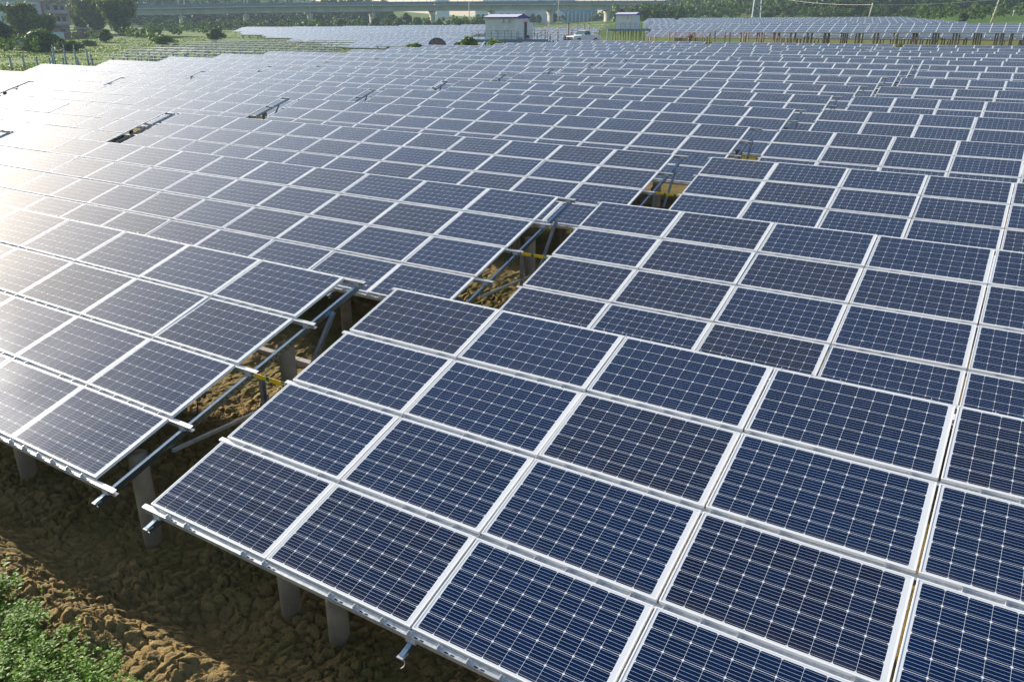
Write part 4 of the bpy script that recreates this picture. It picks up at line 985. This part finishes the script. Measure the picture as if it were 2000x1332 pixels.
for kind, name, i, px, zc, yt, label, sw in [
    ('dark','round_tree',0,4,180,42,"dark round tree at the left edge below the white house",1.25),
    ('bamboo','bamboo_grove',0,46,215,6,"tall bamboo clump in front of the white tiled house",.85),
    ('bamboo','bamboo_grove',1,86,212,27,"lower yellowish bamboo clump in front of the brick house",1.0),
    ('shrub','shrub',0,76,165,62,"large dense green shrub behind the lone piles",1.35),
    ('shrub','shrub',1,134,168,81,"dark low shrub right of the large dense shrub",1.5),
    ('bush','bush',0,40,170,96,"low leafy bush left of the large dense shrub",1.6),
    ('round','round_tree',1,205,215,56,"small green tree in front of the tall bamboo",1.2),
    ('bush','bush',1,168,195,78,"bright low bush between the shrub and the small tree",1.6),
    ('bamboo','bamboo_grove',2,160,300,6,"bamboo clump behind the brick shed",1.0),
    ('bamboo','bamboo_grove',0,190,285,-4,"bamboo clump left of the tallest clump by the viaduct",1.1),
    ('bamboo','bamboo_grove',1,236,262,-6,"tallest bamboo clump at the left end of the viaduct",1.05),
    ('round','round_tree',2,420,205,56,"round bright tree in the grass before the viaduct pier",1.4),
    ('bush','bush',2,318,190,70,"low bush behind the bare racking",1.5),
    ('bush','bush',0,915,110,75,"leafy bush in front of the timber reels",1.1),
    ('bush','bush',1,812,112,84,"small bright bush between the far tables and blue reel",1.2),
    ('bush','bush',2,965,112,80,"low bush under the edge of the large platform",1.3),
    ('round','bushy_tree',0,1875,225,24,"single yellowish tree in front of the dark forest at right",1.2),
    ('bush','bush',0,1815,228,36,"low pale bush left of the single yellowish tree",1.6),
    ('bush','bush',1,1765,232,37,"low pale bush behind the end of the far tables",1.6),
    ('shrub','shrub',1,1492,318,24,"round shrub at the foot of the pylon",1.3),
    ('shrub','shrub',0,1592,312,25,"broad pale shrub in front of the dark forest edge",1.6)]:
    g = on_ground(px, zc); h = zfor(yt, zc)-g.z
    tree(name, kind, i, px, zc, max(1.0, h), label, cat="tree" if 'tree' in name or 'bamboo' in name else "bush", sw=sw)
k = 0
for px, zc, yt in [(560,335,46),(590,340,44),(640,345,40),(652,330,44),(668,350,36),(690,338,42),(705,352,32),(712,335,42),(735,345,34),(752,340,38),(765,356,27),(780,338,36),(795,350,26),(815,340,33),(835,342,40),(858,345,36),(880,338,38),(900,342,40),(760,325,44),(800,322,46),(845,322,46),(868,318,46),(310,360,34),(330,350,42),(380,362,36),(430,365,38),(470,368,36),(520,366,36)]:
    g = on_ground(px, zc); h = zfor(yt, zc)-g.z
    tree("round_tree", 'round' if k % 3 else 'dark', k, px, zc, max(2, h), "green round crowned tree in the wood under the viaduct", "trees under the viaduct", sw=1.15); k += 1
for px, zc, yt in [(640,470,-1),(655,475,0),(672,480,1),(690,470,-2),(705,480,-1),(722,475,0),(738,482,2),(752,470,3)]:
    g = on_ground(px, zc); h = zfor(yt, zc)-g.z
    tree("round_tree", 'round', k, px, zc, max(3, h), "hazy tree rising above the viaduct parapet against the sky", "trees above the viaduct", sw=.8); k += 1
for px, zc, yt in [(1080,440,24),(1040,445,27),(1052,448,29),(1240,470,20),(1260,475,20),(1280,468,21),(1215,472,22)]:
    g = on_ground(px, zc); h = zfor(yt, zc)-g.z
    tree("round_tree", 'dark', k, px, zc, max(3, h), "dark tree standing behind the right viaduct piers", "trees behind the right piers", sw=1.1); k += 1

def forest(name, label, areas, mt, n, leaf, rad):
    r_ = np.random.default_rng(5+n); Cs, Ns, Ts = [], [], []
    for _ in range(n):
        a = areas[r_.integers(len(areas))]; px = r_.uniform(a[0], a[1]); zc = r_.uniform(a[2], a[3]); p = on_ground(px, zc)
        rd = rad*r_.uniform(.7, 1.4); h = rd*r_.uniform(1.6, 2.6); m_ = 110
        C, N, T = crown_pts(r_, m_, rd, h, .5, 7); Cs.append(C+np.array(p)); Ns.append(N); Ts.append(np.clip(T*.7+r_.uniform(0, .3), 0, 1))
    C, N, T = np.concatenate(Cs), np.concatenate(Ns), np.concatenate(Ts); V, F = leaf_quads(C, leaf, r_, N, 1.4)
    o = link(name, tinted(name, V, F, T, mt)); tag(o, label, "forest", kind="stuff")
forest("scrub", "green brush growing under and before the viaduct", [(290,700,300,352),(280,520,330,420),(600,960,330,380),(880,960,290,330)], LM['green'], 330, .55, 1.5)
forest("scrub", "rough shrubs between the houses and the green field", [(-60,130,150,215),(130,300,205,262),(-80,30,185,250),(255,430,240,300)], LM['light'], 110, .36, .95)
forest("scrub", "weedy brush along the foot of the right forest", [(1790,2100,232,330),(1560,1800,300,335)], LM['green'], 170, .5, 1.6)
forest("scrub", "sunny brush on the slope behind the smaller cabin", [(960,1340,475,640),(1200,1420,420,520),(1200,1330,300,350),(1170,1300,470,540)], LM['green'], 330, .8, 2.0)
forest("forest", "dark forest covering the slope at the upper right", [(1545,2150,322,380),(1560,2250,340,470),(1620,2300,400,520)], LM['forest'], 700, .95, 3.4)
forest("scrub", "lighter green scrub on the hillside right of the viaduct", [(1330,1560,330,430),(1300,1500,440,540),(1400,1700,420,540)], LM['green'], 380, .85, 2.4)
forest("forest", "hazy forest rising behind the left half of the viaduct", [(-150,660,440,520),(-200,620,480,640),(240,700,420,470)], LM['forest'], 900, 1.0, 3.6)

# ------------------------------------------------------------------ foreground: straps, cables, weeds
def strap_mat():
    M = bpy.data.materials.new("yellow_green_strap"); M.use_nodes = True; g = NG(M); n, l = g.n, g.l; b = n["Principled BSDF"]
    tc = n.new("ShaderNodeTexCoord"); s = n.new("ShaderNodeSeparateXYZ"); l.new(tc.outputs["Object"], s.inputs[0])
    f = g.m('LESS_THAN', g.m('ABSOLUTE', g.m('SUBTRACT', g.m('FRACT', g.m('ADD', g.m('DIVIDE', s.outputs[0], .26), .5)), .5)), .11)
    l.new(g.mix(f, (.62,.40,.01), (.01,.13,.04)), b.inputs["Base Color"]); b.inputs["Roughness"].default_value = .45; return M
MT['strap'] = strap_mat()
for k in range(6):
    yt, zt = ROWS[k]; v = PVS[2]; xa = -0.62+SHL[k]; xb = -0.07+SHR[k]
    o = empty("earthing_strap", (xa, yt-VL*CT+v*CT, zt-VL*ST+v*ST-.055)); tag(o, "yellow and green earthing strap bridging the gap in the %s row" % ORD[k], "earthing strap", "earthing straps")
    b = MB(); b.box(0, xb-xa, -.044, -.034, -.028, .028); b.build("bar", MT['strap'], o)
    b = MB(); b.tube((.03,-.052,0), (.03,-.028,0), .014, .014, 8); b.tube((xb-xa-.03,-.052,0), (xb-xa-.03,-.028,0), .014, .014, 8); b.build("bolts", MT['galv'], o)
# black cable loop hanging under the left table
def coil(c, r0, label):
    pts = [Vector((c.x+r0*.3*math.cos(a), c.y+r0*math.cos(a), c.z+r0*math.sin(a))) for a in np.linspace(0, 6.4, 18)]
    b = MB(); b.path(pts, .009, 6); b.path([pts[0], pts[0]+Vector((-.1,.12,.22))], .009, 6); o = b.build("cable_loop", MT['black']); tag(o, label, "cable")
coil(Vector((-.86, 1.16, .10)), .075, "small black cable loop hanging under the left front table")
coil(Vector((-.80, 8.0, .45)), .09, "black cable loop hanging in the gap of the second row")
# wire end curling off the rafter under the right front table
pts = [Vector((3.36+.035*math.sin(q*2.6), -.13-.02*q, -.20-.09*q)) for q in np.linspace(0, 1.2, 9)]
b = MB(); b.path(pts, .004, 5); tag(b.build("loose_wire", MT['clamp']), "loose pale wire curling below the front purlin", "wire")
# low concrete kerb seen in the gap
b = MB()
for k in range(8):
    x = -5.2+.62*k; b.box(x, x+.60, 5.05, 5.17, gz(x,5.1)-.15, gz(x,5.1)+.10)
tag(b.build("kerb", MT['conc2']), kind="structure")

def weeds():
    r_ = np.random.default_rng(3); n = 0; out_v, out_f, tint = [], [], []
    while n < 3000:
        x = r_.uniform(-2.4, 2.6); y = r_.uniform(-2.6, -.75)
        lim = np.interp(x, [-2.4, -1.5, -.75, -.1, .6, 1.6], [-1.02, -1.06, -1.02, -1.10, -1.12, -1.06]) + .12*math.sin(x*7.1)*math.sin(x*3.3+1) + .05*math.sin(x*17)
        dens = vnoise(np.array([x*2.6]), np.array([y*2.6]), 5)[0]
        if y > lim and r_.random() > .012: continue
        if dens < .22 and r_.random() < .75: continue
        n += 1; z = float(gz(x, y)); hh = r_.uniform(.07, .20)*(.6+dens*.9); k = r_.integers(7, 13); lx, ly = r_.normal(0, .05, 2); base_t = r_.random()*.45
        for q in range(k):
            f = (q+1)/k; a = q*2.4+r_.random(); px_, py_, pz = x+lx*f, y+ly*f, z+.03+hh*f
            L = r_.uniform(.030, .066)*(1.15-.35*f); w = L*r_.uniform(.40, .58); up = r_.uniform(-.15, .75)
            d = np.array([math.cos(a), math.sin(a), up]); d /= np.linalg.norm(d); s = np.cross(d, [0,0,1]); s /= np.linalg.norm(s); nn = np.cross(s, d)
            p = np.array([px_, py_, pz]); i = len(out_v)
            out_v += [p, p+d*L*.38+s*w*.5+nn*.004, p+d*L, p+d*L*.38-s*w*.5+nn*.004]; out_f.append((i, i+1, i+2, i+3)); tint.append(min(1, base_t+.35*r_.random()+.25*f))
    o = link("weeds", tinted("weeds", np.array(out_v), np.array(out_f), np.array(tint), LM['weed'])); tag(o, "low leafy green weeds on the sunlit earth bank in the bottom left corner", "weeds", kind="stuff")
weeds()

def grass():
    r_ = np.random.default_rng(9); n = 40000
    px = r_.uniform(-60, 700, n); zc = 55+r_.random(n)**.8*190
    u = (px-1000)/1560*zc; w = (100-666)/1560*zc
    x = CAM_C.x+u*CR.x-w*CU.x+zc*CF.x; y = CAM_C.y+u*CR.y-w*CU.y+zc*CF.y
    keep = ~((x > -66) & (y < 104)); keep &= fbm(x*.12, y*.12, 120) > .36
    x, y = x[keep], y[keep]; C = np.stack([x, y, gbase(x, y)+.06], 1); sz = .10+.20*r_.random(len(x))*fbm(x*.05, y*.05, 99)*2
    V, F = leaf_quads(C, sz, r_, np.tile(np.array([[.2,-.6,.5]]), (len(x),1)), 1.3)
    o = link("grass", tinted("grass", V, F, np.clip(.2+.8*fbm(x*.3, y*.3, 33)+r_.normal(0, .12, len(x)), 0, 1), LM['light'])); tag(o, "bright green grass of the open field around the lone piles", "grass", kind="stuff")
grass()
# ------------------------------------------------------------------ haze
M = bpy.data.materials.new("haze"); M.use_nodes = True; n = M.node_tree.nodes; n.clear()
vo = n.new("ShaderNodeVolumePrincipled"); vo.inputs["Color"].default_value = (.60,.80,1.0,1); vo.inputs["Density"].default_value = 0.00023; vo.inputs["Anisotropy"].default_value = 0.1
ou = n.new("ShaderNodeOutputMaterial"); M.node_tree.links.new(vo.outputs[0], ou.inputs[1])
b = MB(); b.box(-1400, 1200, -120, 1600, -4, 80); o = b.build("haze", M); tag(o, kind="stuff"); tag(o, "pale thin summer haze filling the whole valley air", "haze")
